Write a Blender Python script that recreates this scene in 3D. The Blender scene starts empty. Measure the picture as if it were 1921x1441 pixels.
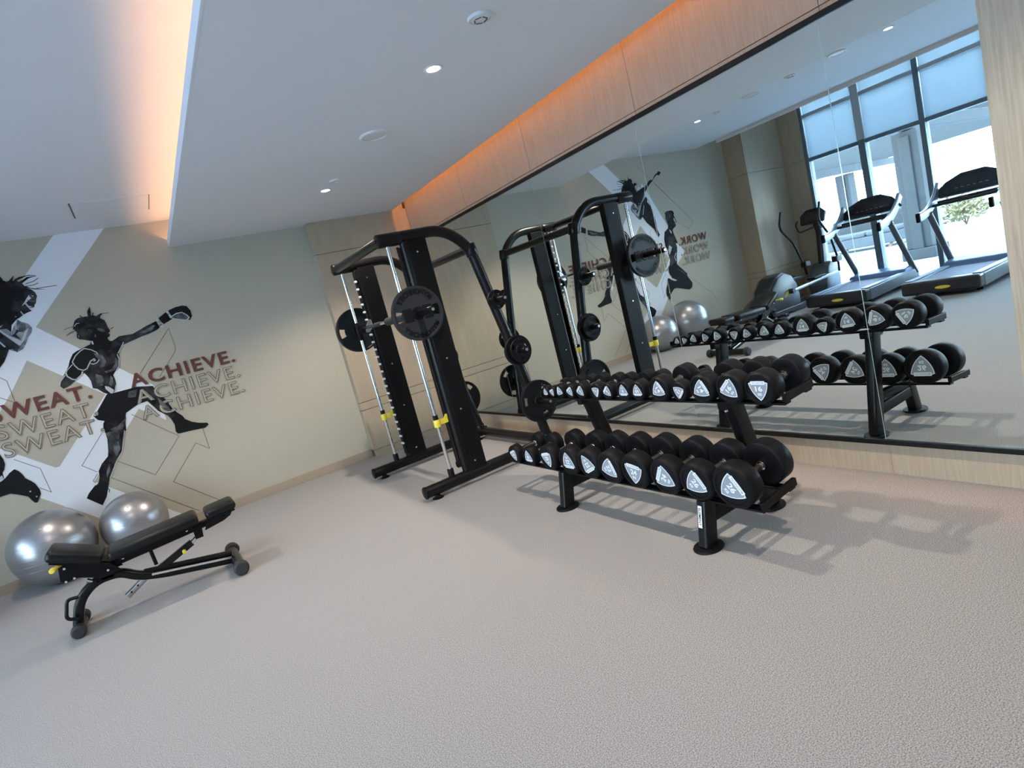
import bpy, bmesh, math, random
from mathutils import Vector, Matrix
from mathutils.geometry import delaunay_2d_cdt
random.seed(7)
PI = math.pi
scene = bpy.context.scene
COL = scene.collection

# ------------------------------------------------------------------ camera
CAM_F = 1101.5                      # focal length in pixels of the 1921 wide frame
YAW, PITCH, ROLL = 0.53331, -0.14798, -0.25538
cam_d = bpy.data.cameras.new('camera'); cam = bpy.data.objects.new('camera', cam_d); COL.objects.link(cam)
cam_d.sensor_width = 36.0; cam_d.lens = 36.0 * CAM_F / 1921.0; cam_d.clip_start = 0.05; cam_d.clip_end = 300
fw = Vector((math.sin(YAW)*math.cos(PITCH), math.cos(YAW)*math.cos(PITCH), math.sin(PITCH)))
rt = Vector((math.cos(YAW), -math.sin(YAW), 0)); up = rt.cross(fw)
r2 = math.cos(ROLL)*rt + math.sin(ROLL)*up; u2 = -math.sin(ROLL)*rt + math.cos(ROLL)*up
M3 = Matrix((r2, u2, -fw)).transposed()
cam.matrix_world = Matrix.Translation((0, 0, 1.4)) @ M3.to_4x4()
scene.camera = cam

# ------------------------------------------------------------------ daylight, exposure
world = bpy.data.worlds.new('sky'); scene.world = world; world.use_nodes = True
wn = world.node_tree.nodes; wl = world.node_tree.links
bg = wn['Background']; bg.inputs['Strength'].default_value = SKY_STRENGTH = 18.0
tc = wn.new('ShaderNodeTexCoord'); sep = wn.new('ShaderNodeSeparateXYZ'); ramp = wn.new('ShaderNodeValToRGB')
wl.new(tc.outputs['Generated'], sep.inputs[0]); wl.new(sep.outputs['Z'], ramp.inputs[0]); wl.new(ramp.outputs[0], bg.inputs['Color'])
ramp.color_ramp.elements[0].position = 0.0; ramp.color_ramp.elements[0].color = (0.80, 0.90, 1.0, 1)
ramp.color_ramp.elements[1].position = 0.8; ramp.color_ramp.elements[1].color = (0.48, 0.70, 1.0, 1)
vs = scene.view_settings
vs.view_transform = 'Standard'; vs.look = 'None'; vs.gamma = 1.0; vs.exposure = 0.12; vs.use_curve_mapping = False

# room dimensions (metres)
XM = 3.01      # mirror surface
XR = 3.05      # right wall
YB = 6.636     # back wall with the mural
YF = -3.2      # wall behind the camera
XW = -4.25     # window wall
ZL = 2.672     # low ceiling
ZH = 2.93      # high ceiling
ZT = 3.5       # slab above
XE = 0.555     # edge of the low ceiling
XC = 2.87      # cove edge by the mirror wall
XH = -2.45     # edge of the high ceiling towards the windows
for y0, y1 in ((-2.9, 0.0), (0.0, 2.95), (2.95, 5.9)):      # sky portals in the window openings
    ld = bpy.data.lights.new('sky_portal', 'AREA'); ld.shape = 'RECTANGLE'; ld.size = y1-y0; ld.size_y = 3.5
    ld.cycles.is_portal = True
    lo = bpy.data.objects.new('sky_portal', ld); COL.objects.link(lo)
    lo.location = (XW-0.08, (y0+y1)/2, 1.75); lo.rotation_euler = (PI/2, 0, -PI/2)

# ------------------------------------------------------------------ materials
MATS = {}
def mat(name, color=(0.5,0.5,0.5), rough=0.5, metal=0.0, spec=0.5, emit=None, estr=0.0, coat=0.0):
    m = bpy.data.materials.new(name); m.use_nodes = True
    b = m.node_tree.nodes['Principled BSDF']
    b.inputs['Base Color'].default_value = (*color, 1); b.inputs['Roughness'].default_value = rough
    b.inputs['Metallic'].default_value = metal; b.inputs['Specular IOR Level'].default_value = spec
    b.inputs['Coat Weight'].default_value = coat
    if emit: b.inputs['Emission Color'].default_value = (*emit, 1); b.inputs['Emission Strength'].default_value = estr
    MATS[name] = m; return m
def noise_mix(m, c1, c2, scale, detail=4, stretch=(1,1,1), lo=0.35, hi=0.65, bump=0.0, bscale=None, coord='Object', rough=0.6):
    nt = m.node_tree; n = nt.nodes; l = nt.links; b = n['Principled BSDF']
    t = n.new('ShaderNodeTexCoord'); mp = n.new('ShaderNodeMapping'); mp.inputs['Scale'].default_value = stretch
    l.new(t.outputs[coord], mp.inputs[0])
    nz = n.new('ShaderNodeTexNoise'); nz.inputs['Scale'].default_value = scale; nz.inputs['Detail'].default_value = detail; nz.inputs['Roughness'].default_value = rough
    l.new(mp.outputs[0], nz.inputs['Vector'])
    r = n.new('ShaderNodeValToRGB'); r.color_ramp.elements[0].position = lo; r.color_ramp.elements[1].position = hi
    r.color_ramp.elements[0].color = (*c1,1); r.color_ramp.elements[1].color = (*c2,1)
    l.new(nz.outputs['Fac'], r.inputs[0]); l.new(r.outputs[0], b.inputs['Base Color'])
    if bump:
        bn = n.new('ShaderNodeBump'); bn.inputs['Strength'].default_value = bump; bn.inputs['Distance'].default_value = 0.005
        l.new(nz.outputs['Fac'], bn.inputs['Height']); l.new(bn.outputs[0], b.inputs['Normal'])
    return m
# carpet: fine two-tone speckle over a slow drift of colour
m = mat('carpet', rough=0.95, spec=0.15)
noise_mix(m, (0.185,0.181,0.178), (0.565,0.552,0.543), 260, 2, lo=0.34, hi=0.66, bump=0.08, rough=0.6)
nt = m.node_tree; nz2 = nt.nodes.new('ShaderNodeTexNoise'); nz2.inputs['Scale'].default_value = 1.3; nz2.inputs['Detail'].default_value = 3
mx = nt.nodes.new('ShaderNodeMix'); mx.data_type = 'RGBA'; mx.blend_type = 'MULTIPLY'; mx.inputs['Factor'].default_value = 0.25
b = nt.nodes['Principled BSDF']; src = b.inputs['Base Color'].links[0].from_socket
nt.links.new(src, mx.inputs[6]); nt.links.new(nz2.outputs['Fac'], mx.inputs[7]); nt.links.new(mx.outputs[2], b.inputs['Base Color'])
mat('plaster', (0.76,0.77,0.78), 0.9, spec=0.2)
mat('wall_tan', (0.52,0.485,0.39), 0.85, spec=0.2)
noise_mix(mat('oak_panel', rough=0.5, spec=0.3), (0.37,0.285,0.205), (0.44,0.35,0.26), 6, 6, (1,14,0.9), 0.3, 0.7, 0.06)
noise_mix(mat('oak_post', rough=0.5, spec=0.3), (0.33,0.28,0.21), (0.46,0.40,0.31), 5, 7, (1,16,0.7), 0.3, 0.7, 0.08)
noise_mix(mat('pier_panel', rough=0.55, spec=0.3), (0.45,0.365,0.26), (0.50,0.41,0.30), 3, 5, (6,6,1), 0.3, 0.7)
mat('joint', (0.12,0.10,0.08), 0.8)
mat('skirting', (0.42,0.34,0.25), 0.6)
mat('mirror', (0.80,0.87,0.865), 0.0, 1.0)
mat('mirror_edge', (0.55,0.68,0.66), 0.15, 0.6)
mat('black_frame', (0.008,0.008,0.009), 0.3, 0.3)
mat('black_metal', (0.005,0.005,0.006), 0.42, 0.0, 0.17)
mat('black_satin', (0.006,0.006,0.007), 0.3, 0.0, 0.28)
mat('black_rubber', (0.005,0.005,0.007), 0.5, 0.0, 0.17)
mat('plate_grey', (0.012,0.015,0.019), 0.5, 0.0, 0.35)
mat('vinyl', (0.006,0.007,0.008), 0.38, 0.0, 0.28)
mat('chrome', (0.82,0.83,0.85), 0.16, 1.0)
mat('steel', (0.55,0.55,0.56), 0.3, 1.0)
mat('bronze_steel', (0.42,0.37,0.32), 0.3, 1.0)
mat('yellow', (0.80,0.66,0.06), 0.4)
mat('bright_pin', (0.80,0.81,0.82), 0.45, 0.3)
mat('grip_grey', (0.035,0.036,0.04), 0.6, 0.0, 0.3)
mat('sticker_grey', (0.30,0.33,0.38), 0.5)
mat('sticker_white', (0.88,0.90,0.92), 0.5)
mat('ball_silver', (0.42,0.42,0.44), 0.33, 0.75, 0.5)
mat('white_plastic', (0.75,0.75,0.75), 0.4)
mat('lamp_lens', (1,1,1), 0.4, emit=(1.0,0.90,0.76), estr=40.0)
mat('led', (1,0.8,0.5), 0.4, emit=(1.0,0.50,0.24), estr=24.0)
mat('led_cove', (1,0.8,0.5), 0.4, emit=(1.0,0.40,0.13), estr=45.0)
mat('machine_grey', (0.10,0.12,0.14), 0.35, 0.2)
mat('machine_silver', (0.42,0.46,0.50), 0.3, 0.5)
mat('machine_dark', (0.018,0.019,0.022), 0.35)
mat('console_glass', (0.03,0.022,0.018), 0.12)
mat('post_grey', (0.20,0.20,0.19), 0.4, 0.4)
mat('belt_blue', (0.04,0.06,0.16), 0.6)
mat('deck_blue', (0.16,0.25,0.42), 0.35, 0.2)
mat('window_frame', (0.16,0.22,0.26), 0.4, 0.3)
mat('frame_light', (0.50,0.53,0.55), 0.5)
mat('terrace', (0.36,0.43,0.50), 0.7)
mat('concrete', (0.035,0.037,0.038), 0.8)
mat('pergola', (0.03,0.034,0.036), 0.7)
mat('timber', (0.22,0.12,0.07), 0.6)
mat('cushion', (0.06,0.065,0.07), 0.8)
noise_mix(mat('shrub_leaf', rough=0.7), (0.14,0.13,0.05), (0.34,0.26,0.12), 9, 3)
# mural paint
mat('paint_white', (0.82,0.86,0.90), 0.8, spec=0.2)
noise_mix(mat('paint_dark', (0.022,0.024,0.027), 0.7, spec=0.2), (0.008,0.009,0.010), (0.085,0.09,0.095), 7, 3, (1,1,1), 0.45, 0.80)
mat('paint_black', (0.010,0.011,0.013), 0.7, spec=0.2)
noise_mix(mat('paint_mid', (0.10,0.105,0.11), 0.8, spec=0.2), (0.04,0.042,0.045), (0.20,0.21,0.22), 12, 3, (1,1,1), 0.35, 0.7)
noise_mix(mat('paint_grey', (0.22,0.23,0.235), 0.8, spec=0.2), (0.10,0.105,0.11), (0.38,0.40,0.41), 10, 3, (1,1,1), 0.35, 0.7)
mat('paint_light', (0.55,0.58,0.60), 0.8, spec=0.2)
mat('paint_line', (0.19,0.18,0.155), 0.8, spec=0.2)
mat('paint_red', (0.16,0.065,0.055), 0.8, spec=0.2)
# roller blind: thin translucent cloth
m = bpy.data.materials.new('blind_cloth'); m.use_nodes = True; MATS['blind_cloth'] = m
n = m.node_tree.nodes; l = m.node_tree.links; n.remove(n['Principled BSDF'])
tr = n.new('ShaderNodeBsdfTranslucent'); tr.inputs['Color'].default_value = (0.50,0.555,0.59,1)
df = n.new('ShaderNodeBsdfDiffuse'); df.inputs['Color'].default_value = (0.55,0.62,0.68,1)
ms = n.new('ShaderNodeMixShader'); ms.inputs[0].default_value = 0.4
l.new(tr.outputs[0], ms.inputs[1]); l.new(df.outputs[0], ms.inputs[2]); l.new(ms.outputs[0], n['Material Output'].inputs['Surface'])
# window glass: thin, clear, a little reflective
m = bpy.data.materials.new('glass'); m.use_nodes = True; MATS['glass'] = m
n = m.node_tree.nodes; l = m.node_tree.links; n.remove(n['Principled BSDF'])
tp = n.new('ShaderNodeBsdfTransparent'); tp.inputs['Color'].default_value = (0.90,0.95,0.96,1)
gl = n.new('ShaderNodeBsdfGlossy'); gl.inputs['Roughness'].default_value = 0.0
fr = n.new('ShaderNodeFresnel'); fr.inputs['IOR'].default_value = 1.3
ms = n.new('ShaderNodeMixShader'); l.new(fr.outputs[0], ms.inputs[0]); l.new(tp.outputs[0], ms.inputs[1]); l.new(gl.outputs[0], ms.inputs[2]); l.new(ms.outputs[0], n['Material Output'].inputs['Surface'])

# ------------------------------------------------------------------ helpers
def obj(name, bm, m, parent=None, loc=None, smooth=None):
    me = bpy.data.meshes.new(name)
    bmesh.ops.recalc_face_normals(bm, faces=bm.faces[:])
    bm.to_mesh(me); bm.free()
    me.materials.append(MATS[m] if isinstance(m, str) else m)
    if smooth is not None:
        me.shade_smooth()
        if smooth < 180:
            me.set_sharp_from_angle(angle=math.radians(smooth))
    o = bpy.data.objects.new(name, me); COL.objects.link(o)
    if loc: o.location = loc
    if parent: o.parent = parent
    return o
def thing(name, label, cat, loc=(0,0,0), rotz=0, group=None):
    o = bpy.data.objects.new(name, None); COL.objects.link(o); o.empty_display_size = 0.1
    o.location = loc; o.rotation_euler = (0,0,rotz); return tag(o, label, cat, group)
def tag(o, label, cat, group=None):
    o['label'] = label; o['category'] = cat
    if group: o['group'] = group
    return o
def struct(o, label=None):
    o['kind'] = 'structure'
    if label: o['label'] = label
    return o
def box(bm, c, s, rot=None, bevel=0.0, seg=2):
    r = bmesh.ops.create_cube(bm, size=1.0); v = r['verts']
    M = Matrix.Translation(c) @ (rot.to_4x4() if rot is not None else Matrix.Identity(4)) @ Matrix.Diagonal((*s,1))
    bmesh.ops.transform(bm, matrix=M, verts=v)
    if bevel:
        e = list({e for w in v for e in w.link_edges})
        bmesh.ops.bevel(bm, geom=e, offset=bevel, segments=seg, affect='EDGES', profile=0.5)
    return bm
def bx(x0,x1,y0,y1,z0,z1, bevel=0.0, bm=None, seg=2):
    return box(bm or bmesh.new(), ((x0+x1)/2,(y0+y1)/2,(z0+z1)/2), (abs(x1-x0),abs(y1-y0),abs(z1-z0)), None, bevel, seg)
def fillet(pts, r, n=6):
    P = [Vector(p) for p in pts]; out = [P[0]]
    for i in range(1, len(P)-1):
        a, p, c = P[i-1], P[i], P[i+1]; d1 = (a-p); d2 = (c-p)
        rr = min(r, d1.length*0.48, d2.length*0.48)
        if rr < 1e-4: out.append(p); continue
        s, e = p + d1.normalized()*rr, p + d2.normalized()*rr
        for k in range(n+1):
            t = k/n; out.append((1-t)**2*s + 2*t*(1-t)*p + t*t*e)
    out.append(P[-1]); return out
def sweep(bm, pts, prof, caps=True, upv=None):
    """prof: list of (a,b) offsets or list of such lists per point"""
    P = [Vector(p) for p in pts]; rings = []; T = []
    for i in range(len(P)):
        t = (P[min(i+1,len(P)-1)] - P[max(i-1,0)]).normalized(); T.append(t)
    t = T[0]; ref = Vector(upv) if upv else (Vector((0,0,1)) if abs(t.z) < 0.9 else Vector((1,0,0)))
    n = (ref - t*ref.dot(t)).normalized()
    for i in range(len(P)):
        t = T[i]
        n = (n - t*n.dot(t)).normalized(); b = t.cross(n)
        pr = prof[i] if isinstance(prof[0], list) else prof
        rings.append([bm.verts.new(P[i] + n*q[1] + b*q[0]) for q in pr])
    k = len(rings[0])
    for i in range(len(rings)-1):
        for j in range(k):
            bm.faces.new((rings[i][j], rings[i][(j+1)%k], rings[i+1][(j+1)%k], rings[i+1][j]))
    if caps:
        bm.faces.new(rings[0][::-1]); bm.faces.new(rings[-1])
    return bm
def circ(r, k=16, rx=None): return [((rx or r)*math.cos(2*PI*j/k), r*math.sin(2*PI*j/k)) for j in range(k)]
def rrect(w, h, r, n=3):
    out = []
    for cx, cy, a0 in ((w/2-r,h/2-r,0),(-w/2+r,h/2-r,PI/2),(-w/2+r,-h/2+r,PI),(w/2-r,-h/2+r,1.5*PI)):
        for k in range(n+1): a = a0 + PI/2*k/n; out.append((cx+r*math.cos(a), cy+r*math.sin(a)))
    return out
def tube(pts, r, k=14, bend=0.0, bm=None, n=6):
    return sweep(bm or bmesh.new(), fillet(pts, bend, n) if bend else pts, circ(r,k))
def cyl(p0, p1, r, k=20, bm=None, r2=None, bevel=0.0):
    bm = bm or bmesh.new(); p0 = Vector(p0); p1 = Vector(p1); r2 = r if r2 is None else r2
    if bevel:
        d = (p1-p0).normalized()*bevel
        return sweep(bm, [p0, p0+d*0.001+d*0.3, p0+d, p1-d, p1-d*0.3, p1], [circ(r-bevel,k), circ(r-bevel*0.3,k), circ(r,k), circ(r2,k), circ(r2-bevel*0.3,k), circ(r2-bevel,k)])
    return sweep(bm, [p0, p1], [circ(r,k), circ(r2,k)])
def lathe(prof, k=28, bm=None, M=None):
    """prof: (radius, height) about z"""
    bm = bm or bmesh.new(); rings = []
    for r, z in prof:
        if r < 1e-5: rings.append([bm.verts.new((0,0,z))])
        else: rings.append([bm.verts.new((r*math.cos(2*PI*j/k), r*math.sin(2*PI*j/k), z)) for j in range(k)])
    for a, b2 in zip(rings, rings[1:]):
        for j in range(k):
            q = []
            for v in (a[j%len(a)], a[(j+1)%len(a)], b2[(j+1)%len(b2)], b2[j%len(b2)]):
                if v not in q: q.append(v)
            if len(q) > 2: bm.faces.new(q)
    if M is not None: bmesh.ops.transform(bm, matrix=M, verts=bm.verts[:])
    return bm
def prism(pts2, y0, y1, bm=None, bevel=0.0, plane='xz'):
    bm = bm or bmesh.new()
    def P(a, b, c): return (a, c, b) if plane == 'xz' else ((c, a, b) if plane == 'yz' else (a, b, c))
    A_ = [bm.verts.new(P(a,b,y0)) for a,b in pts2]; B_ = [bm.verts.new(P(a,b,y1)) for a,b in pts2]; k = len(pts2)
    fs = [bm.faces.new(A_), bm.faces.new(B_[::-1])]
    for i in range(k): fs.append(bm.faces.new((A_[i], B_[i], B_[(i+1)%k], A_[(i+1)%k])))
    if bevel:
        bmesh.ops.recalc_face_normals(bm, faces=fs)
        es = [e for e in bm.edges if e.verts[0] in A_+B_ and e.verts[1] in A_+B_]
        bmesh.ops.bevel(bm, geom=es, offset=bevel, segments=2, affect='EDGES', profile=0.5)
    return bm
AXX = Matrix.Rotation(PI/2, 4, 'Y')      # lathe axis z -> x
AXY = Matrix.Rotation(-PI/2, 4, 'X')     # lathe axis z -> y
_txt = {}
def text_mesh(s, size=1.0, outline=0.0, space=1.0, align='LEFT', bold=0.0):
    key = (s, size, outline, space, align, bold)
    if key in _txt: return _txt[key]
    cu = bpy.data.curves.new('lettering', 'FONT'); cu.body = s; cu.size = size; cu.space_character = space
    cu.align_x = align; cu.resolution_u = 4
    if outline: cu.fill_mode = 'NONE'; cu.bevel_depth = outline; cu.bevel_resolution = 0
    else: cu.offset = bold
    to = bpy.data.objects.new('lettering', cu); COL.objects.link(to)
    bpy.context.view_layer.update()
    me = bpy.data.meshes.new_from_object(to.evaluated_get(bpy.context.evaluated_depsgraph_get()))
    bpy.data.objects.remove(to); bpy.data.curves.remove(cu); me.materials.clear()
    _txt[key] = me; return me
def text_obj(name, s, size, m, M, parent=None, fit=None, **kw):
    """fit=(width, height): scale the glyphs to that box; M maps text xy to the place"""
    me = text_mesh(s, size, **kw).copy()
    if fit:
        xs = [v.co.x for v in me.vertices]; ys = [v.co.y for v in me.vertices]
        x0, y0 = min(xs), min(ys); sx = fit[0]/max(1e-6, max(xs)-x0); sy = fit[1]/max(1e-6, max(ys)-y0)
        for v in me.vertices: v.co.x = (v.co.x-x0)*sx; v.co.y = (v.co.y-y0)*sy
    me.transform(M); me.materials.append(MATS[m])
    o = bpy.data.objects.new(name, me); COL.objects.link(o)
    if parent: o.parent = parent
    return o
def dup(root, loc=None, label=None):
    r = root.copy(); COL.objects.link(r)
    if loc is not None: r.location = loc
    if label: r['label'] = label
    for ch in list(root.children):
        q = ch.copy(); COL.objects.link(q); q.parent = r
        for g in list(ch.children):
            d = g.copy(); COL.objects.link(d); d.parent = q
    return r

# ================================================================== the room
struct(obj('floor', bx(XW-0.2, XR+0.2, YF-0.2, YB+0.2, -0.12, 0.0), 'carpet'), 'speckled beige grey carpet floor')
wb = struct(obj('wall_back', bx(XW-0.2, XR+0.2, YB, YB+0.2, 0, ZT+0.1), 'wall_tan'), 'tan back wall carrying the mural')
struct(obj('wall_front', bx(XW-0.2, XR+0.2, YF-0.2, YF, 0, ZT+0.1), 'wall_tan'), 'tan wall behind the viewer')
wr = struct(obj('wall_right', bx(XR+0.02, XR+0.2, YF, YB, 0, ZT+0.1), 'joint'), 'right wall behind the mirror and oak panels')
JY = [YF, -0.85, 0.36, 1.57, 2.785, 4.0, 5.15, 6.52]
for a, b_ in zip(JY, JY[1:]):
    obj('panel', bx(XR-0.005, XR+0.03, a+0.0015, b_-0.0015, 2.325, 3.12, 0.001), 'oak_panel', wr)
    obj('panel', bx(XR-0.005, XR+0.03, a+0.0015, b_-0.0015, 2.292, 2.321, 0.001), 'oak_panel', wr)
    obj('panel', bx(XR-0.02, XR+0.03, a+0.0005, b_-0.0005, 0.0, 0.172, 0.001), 'oak_panel', wr)
obj('cove_lid', bx(XC-0.12, XR+0.03, YF, YB, 3.05, 3.09), 'plaster', wr)
obj('panel', bx(XM-0.02, XR+0.03, YF+0.2, 0.975, 0.2, 2.672, 0.002), 'oak_post', wr)['label'] = 'pale oak end panel beside the mirror'
# ceilings
cl = struct(obj('ceiling', bx(XE, XC, YF, YB, ZL, ZL+0.03), 'plaster'), 'lower white ceiling with downlights')
obj('edge_lip', bx(XE-0.012, XE, YF, YB, ZL-0.001, 2.735, 0.001), 'plaster', cl)
obj('cove_edge', bx(XC-0.012, XC, YF, YB, ZL+0.03, ZL+0.05), 'plaster', cl)
obj('led_strip', bx(XE+0.035, XE+0.050, YF+0.1, YB-0.02, ZL+0.031, ZL+0.036), 'led', cl)['label'] = 'warm LED strip hidden behind the ceiling lip'
obj('led_strip', bx(XC+0.02, XC+0.04, YF+0.1, 6.50, 3.035, 3.049), 'led_cove', cl)['label'] = 'warm LED strip hidden in the wall cove'
obj('trough_back', bx(0.95, 0.97, YF, YB, ZL+0.03, ZH), 'plaster', cl)
ch = struct(obj('ceiling_high', bx(XH, 0.97, YF, YB, ZH, ZH+0.03), 'plaster'), 'raised white ceiling over the open floor')
obj('edge_fascia', bx(XH-0.02, XH, YF, 6.24, ZH-0.05, ZT), 'plaster', ch)
for sx_, sw_ in ((-0.105, 0.005), (0.448, 0.003)): obj('panel_gap', bx(sx_-sw_, sx_+sw_, 5.68, 6.14, ZH-0.005, ZH+0.001), 'joint', ch)
obj('access_panel', bx(-0.10, 0.445, 5.68, 6.14, ZH-0.004, ZH+0.001, 0.001), 'plaster', ch)
struct(obj('ceiling_slab', bx(XW-0.3, XR+0.3, YF-0.2, YB+0.2, ZT, ZT+0.12), 'plaster'), 'upper ceiling over the window bay')
# piers
pr = struct(obj('wall_pier', bx(1.88, XR, 6.535, YB+0.01, 0, ZL), 'joint'), 'tan panelled pier between mural and mirror')
for z0, z1 in ((0.085, 0.55), (0.556, 0.64), (0.646, 2.325), (2.331, ZL)):
    obj('panel', bx(1.865, XR-0.006, 6.52, 6.536, z0, z1, 0.0015), 'pier_panel', pr)
    obj('panel', bx(1.865, 1.881, 6.537, YB, z0, z1, 0.0015), 'oak_post', pr)
obj('skirting', bx(1.868, XR-0.02, 6.524, 6.536, 0, 0.08), 'skirting', pr)
p2 = struct(obj('wall_pier', bx(-4.15, -3.12, 6.27, YB+0.01, 0, ZT), 'joint'), 'tan panelled pier at the window end of the mural wall')
for z0, z1 in ((0.085, 0.59), (0.596, 0.68), (0.686, 2.335), (2.341, ZT)):
    obj('panel', bx(-4.165, -3.10, 6.25, 6.271, z0, z1, 0.0015), 'pier_panel', p2)
    obj('panel', bx(-3.121, -3.10, 6.272, YB, z0, z1, 0.0015), 'pier_panel', p2)
    obj('panel', bx(-4.19, -4.17, 5.88, 6.27, z0, z1, 0.0015), 'pier_panel', p2)
obj('pier_core', bx(XW-0.1, -4.19, 5.90, YB, 0, ZT), 'pier_panel', p2)
obj('skirting', bx(-4.165, -3.103, 6.256, 6.27, 0, 0.08), 'skirting', p2)
struct(obj('baseboard_back', bx(-3.10, 1.866, YB-0.014, YB+0.01, 0, 0.09, 0.003), 'skirting'), 'pale timber skirting along the mural wall')

# windows: one bay each, with frame, panes and blinds
MY = [5.86, 4.96, 4.11, 3.26, 2.41, 1.56, 0.71, -0.14, -0.99, -1.84, -2.69]
wl_ = struct(obj('wall_left', bx(XW-0.1, XW+0.1, YF, -2.72, 0, ZT), 'wall_tan'), 'wall at the end of the glazing')
for i, (ya, yb_) in enumerate(zip(MY, MY[1:])):
    f_ = bmesh.new()
    wide = 0.05 if i % 2 else 0.035
    bx(XW-0.07, XW+0.07, ya-wide, ya+wide, 0.0, ZT, 0.004, f_, 1)
    if i == len(MY)-2: bx(XW-0.07, XW+0.07, yb_-0.035, yb_+0.035, 0, ZT, 0.004, f_, 1)
    for zc, hh in ((0.04, 0.04), (2.31, 0.03), (ZT-0.02, 0.02)):
        bx(XW-0.05, XW+0.05, yb_+0.03, ya-wide, zc-hh, zc+hh, 0.004, f_, 1)
    w_ = struct(obj('window_%d' % (i+1), f_, 'window_frame'), 'tall glazed bay number %d from the mural wall' % (i+1))
    obj('light_transom', bx(XW-0.045, XW+0.055, yb_+0.03, ya-wide, 2.992, 3.048, 0.004), 'frame_light', w_)
    if i % 2: obj('light_mullion', bx(XW+0.04, XW+0.075, ya-0.055, ya+0.055, 2.345, ZT-0.03, 0.004), 'frame_light', w_)
    for z0, z1 in ((0.08, 2.28), (2.34, 2.99), (3.05, ZT-0.04)):
        obj('pane', bx(XW-0.004, XW+0.004, yb_+0.03, ya-wide, z0, z1), 'glass', w_)
    for z0, z1 in ((2.34, 2.99), (3.05, ZT-0.04)):
        obj('blind', bx(XW+0.032, XW+0.034, yb_+0.035, ya-wide-0.005, z0, z1), 'blind_cloth', w_)

# ================================================================== outside the glass
struct(obj('floor_terrace', bx(-70, XW-0.1, -40, 60, -0.2, -0.04), 'terrace'), 'pale paved terrace outside the windows')
for x, y, hgt, lab in ((-8.1, 5.95, 2.6, 'grey square terrace column nearest the glass'), (-17.5, 12.2, 2.6, 'distant grey terrace column under the pergola')):
    t = thing('terrace_column', lab, 'column', (x, y, -0.04), 0, 'columns of the pergola')
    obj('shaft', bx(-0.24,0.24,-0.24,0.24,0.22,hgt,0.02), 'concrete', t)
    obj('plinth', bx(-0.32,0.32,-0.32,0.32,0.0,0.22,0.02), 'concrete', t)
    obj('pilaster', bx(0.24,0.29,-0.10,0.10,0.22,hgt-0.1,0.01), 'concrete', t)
pg = thing('pergola', 'grey slatted pergola roof over the terrace', 'pergola', (-8.1, 5.95, -0.04))
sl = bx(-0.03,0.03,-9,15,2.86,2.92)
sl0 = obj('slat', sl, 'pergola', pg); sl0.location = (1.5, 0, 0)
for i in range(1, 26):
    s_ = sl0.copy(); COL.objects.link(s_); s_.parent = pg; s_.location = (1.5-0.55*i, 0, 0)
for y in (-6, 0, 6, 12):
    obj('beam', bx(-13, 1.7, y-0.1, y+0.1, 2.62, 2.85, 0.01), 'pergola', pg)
so = thing('outdoor_sofa', 'pale grey outdoor sofa with raking timber leg on the terrace', 'sofa', (-13.4, 9.8, -0.04), 0.25)
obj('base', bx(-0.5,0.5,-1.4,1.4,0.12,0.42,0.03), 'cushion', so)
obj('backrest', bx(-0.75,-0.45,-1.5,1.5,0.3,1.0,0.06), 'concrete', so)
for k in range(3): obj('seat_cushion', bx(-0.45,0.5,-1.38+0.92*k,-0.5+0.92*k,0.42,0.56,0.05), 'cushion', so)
for y in (-1.2, 1.2):
    obj('leg', sweep(bmesh.new(), [(0.45,y,0),(0.15,y,0.42)], rrect(0.07,0.07,0.01)), 'timber', so)
    obj('leg', sweep(bmesh.new(), [(-0.6,y,0),(-0.5,y,0.42)], rrect(0.07,0.07,0.01)), 'timber', so)
lf = bmesh.new()
rnd = random.Random(3)
for k in range(420):
    a = rnd.random()*2*PI; e = rnd.random(); r = 0.55*math.sqrt(rnd.random())
    p = Vector((r*math.cos(a), r*math.sin(a), 0.15 + e*0.85)); d = Vector((rnd.uniform(-1,1), rnd.uniform(-1,1), rnd.uniform(0.1,1))).normalized()
    q = d.cross(Vector((rnd.uniform(-1,1), rnd.uniform(-1,1), rnd.uniform(-1,1)))).normalized()*0.045
    vv = [lf.verts.new(p), lf.verts.new(p+d*0.1+q), lf.verts.new(p+d*0.22), lf.verts.new(p+d*0.1-q)]
    lf.faces.new(vv)
shr = thing('shrub', 'yellowing shrub in the terrace hedge, nearest the far column', 'shrub', (-15.6, 9.6, -0.04), 0, 'hedge shrubs beyond the terrace')
obj('foliage', lf, 'shrub_leaf', shr)
st_ = bmesh.new()
for k in range(5): cyl((0,0,0), (0.25*math.cos(k*1.3), 0.25*math.sin(k*1.3), 0.6), 0.02, 6, st_, 0.008)
obj('stem', st_, 'timber', shr)
ordn = ['second','third','fourth','fifth','sixth','seventh','eighth']
for k in range(7):
    q = dup(shr, (-15.8-0.25*(k%3), 8.0-1.55*k, -0.04), 'yellowing shrub in the terrace hedge, %s from the far column' % ordn[k])
    q.rotation_euler.z = k*0.9; q.scale = (1,1,0.85+0.12*(k%3))

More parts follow.
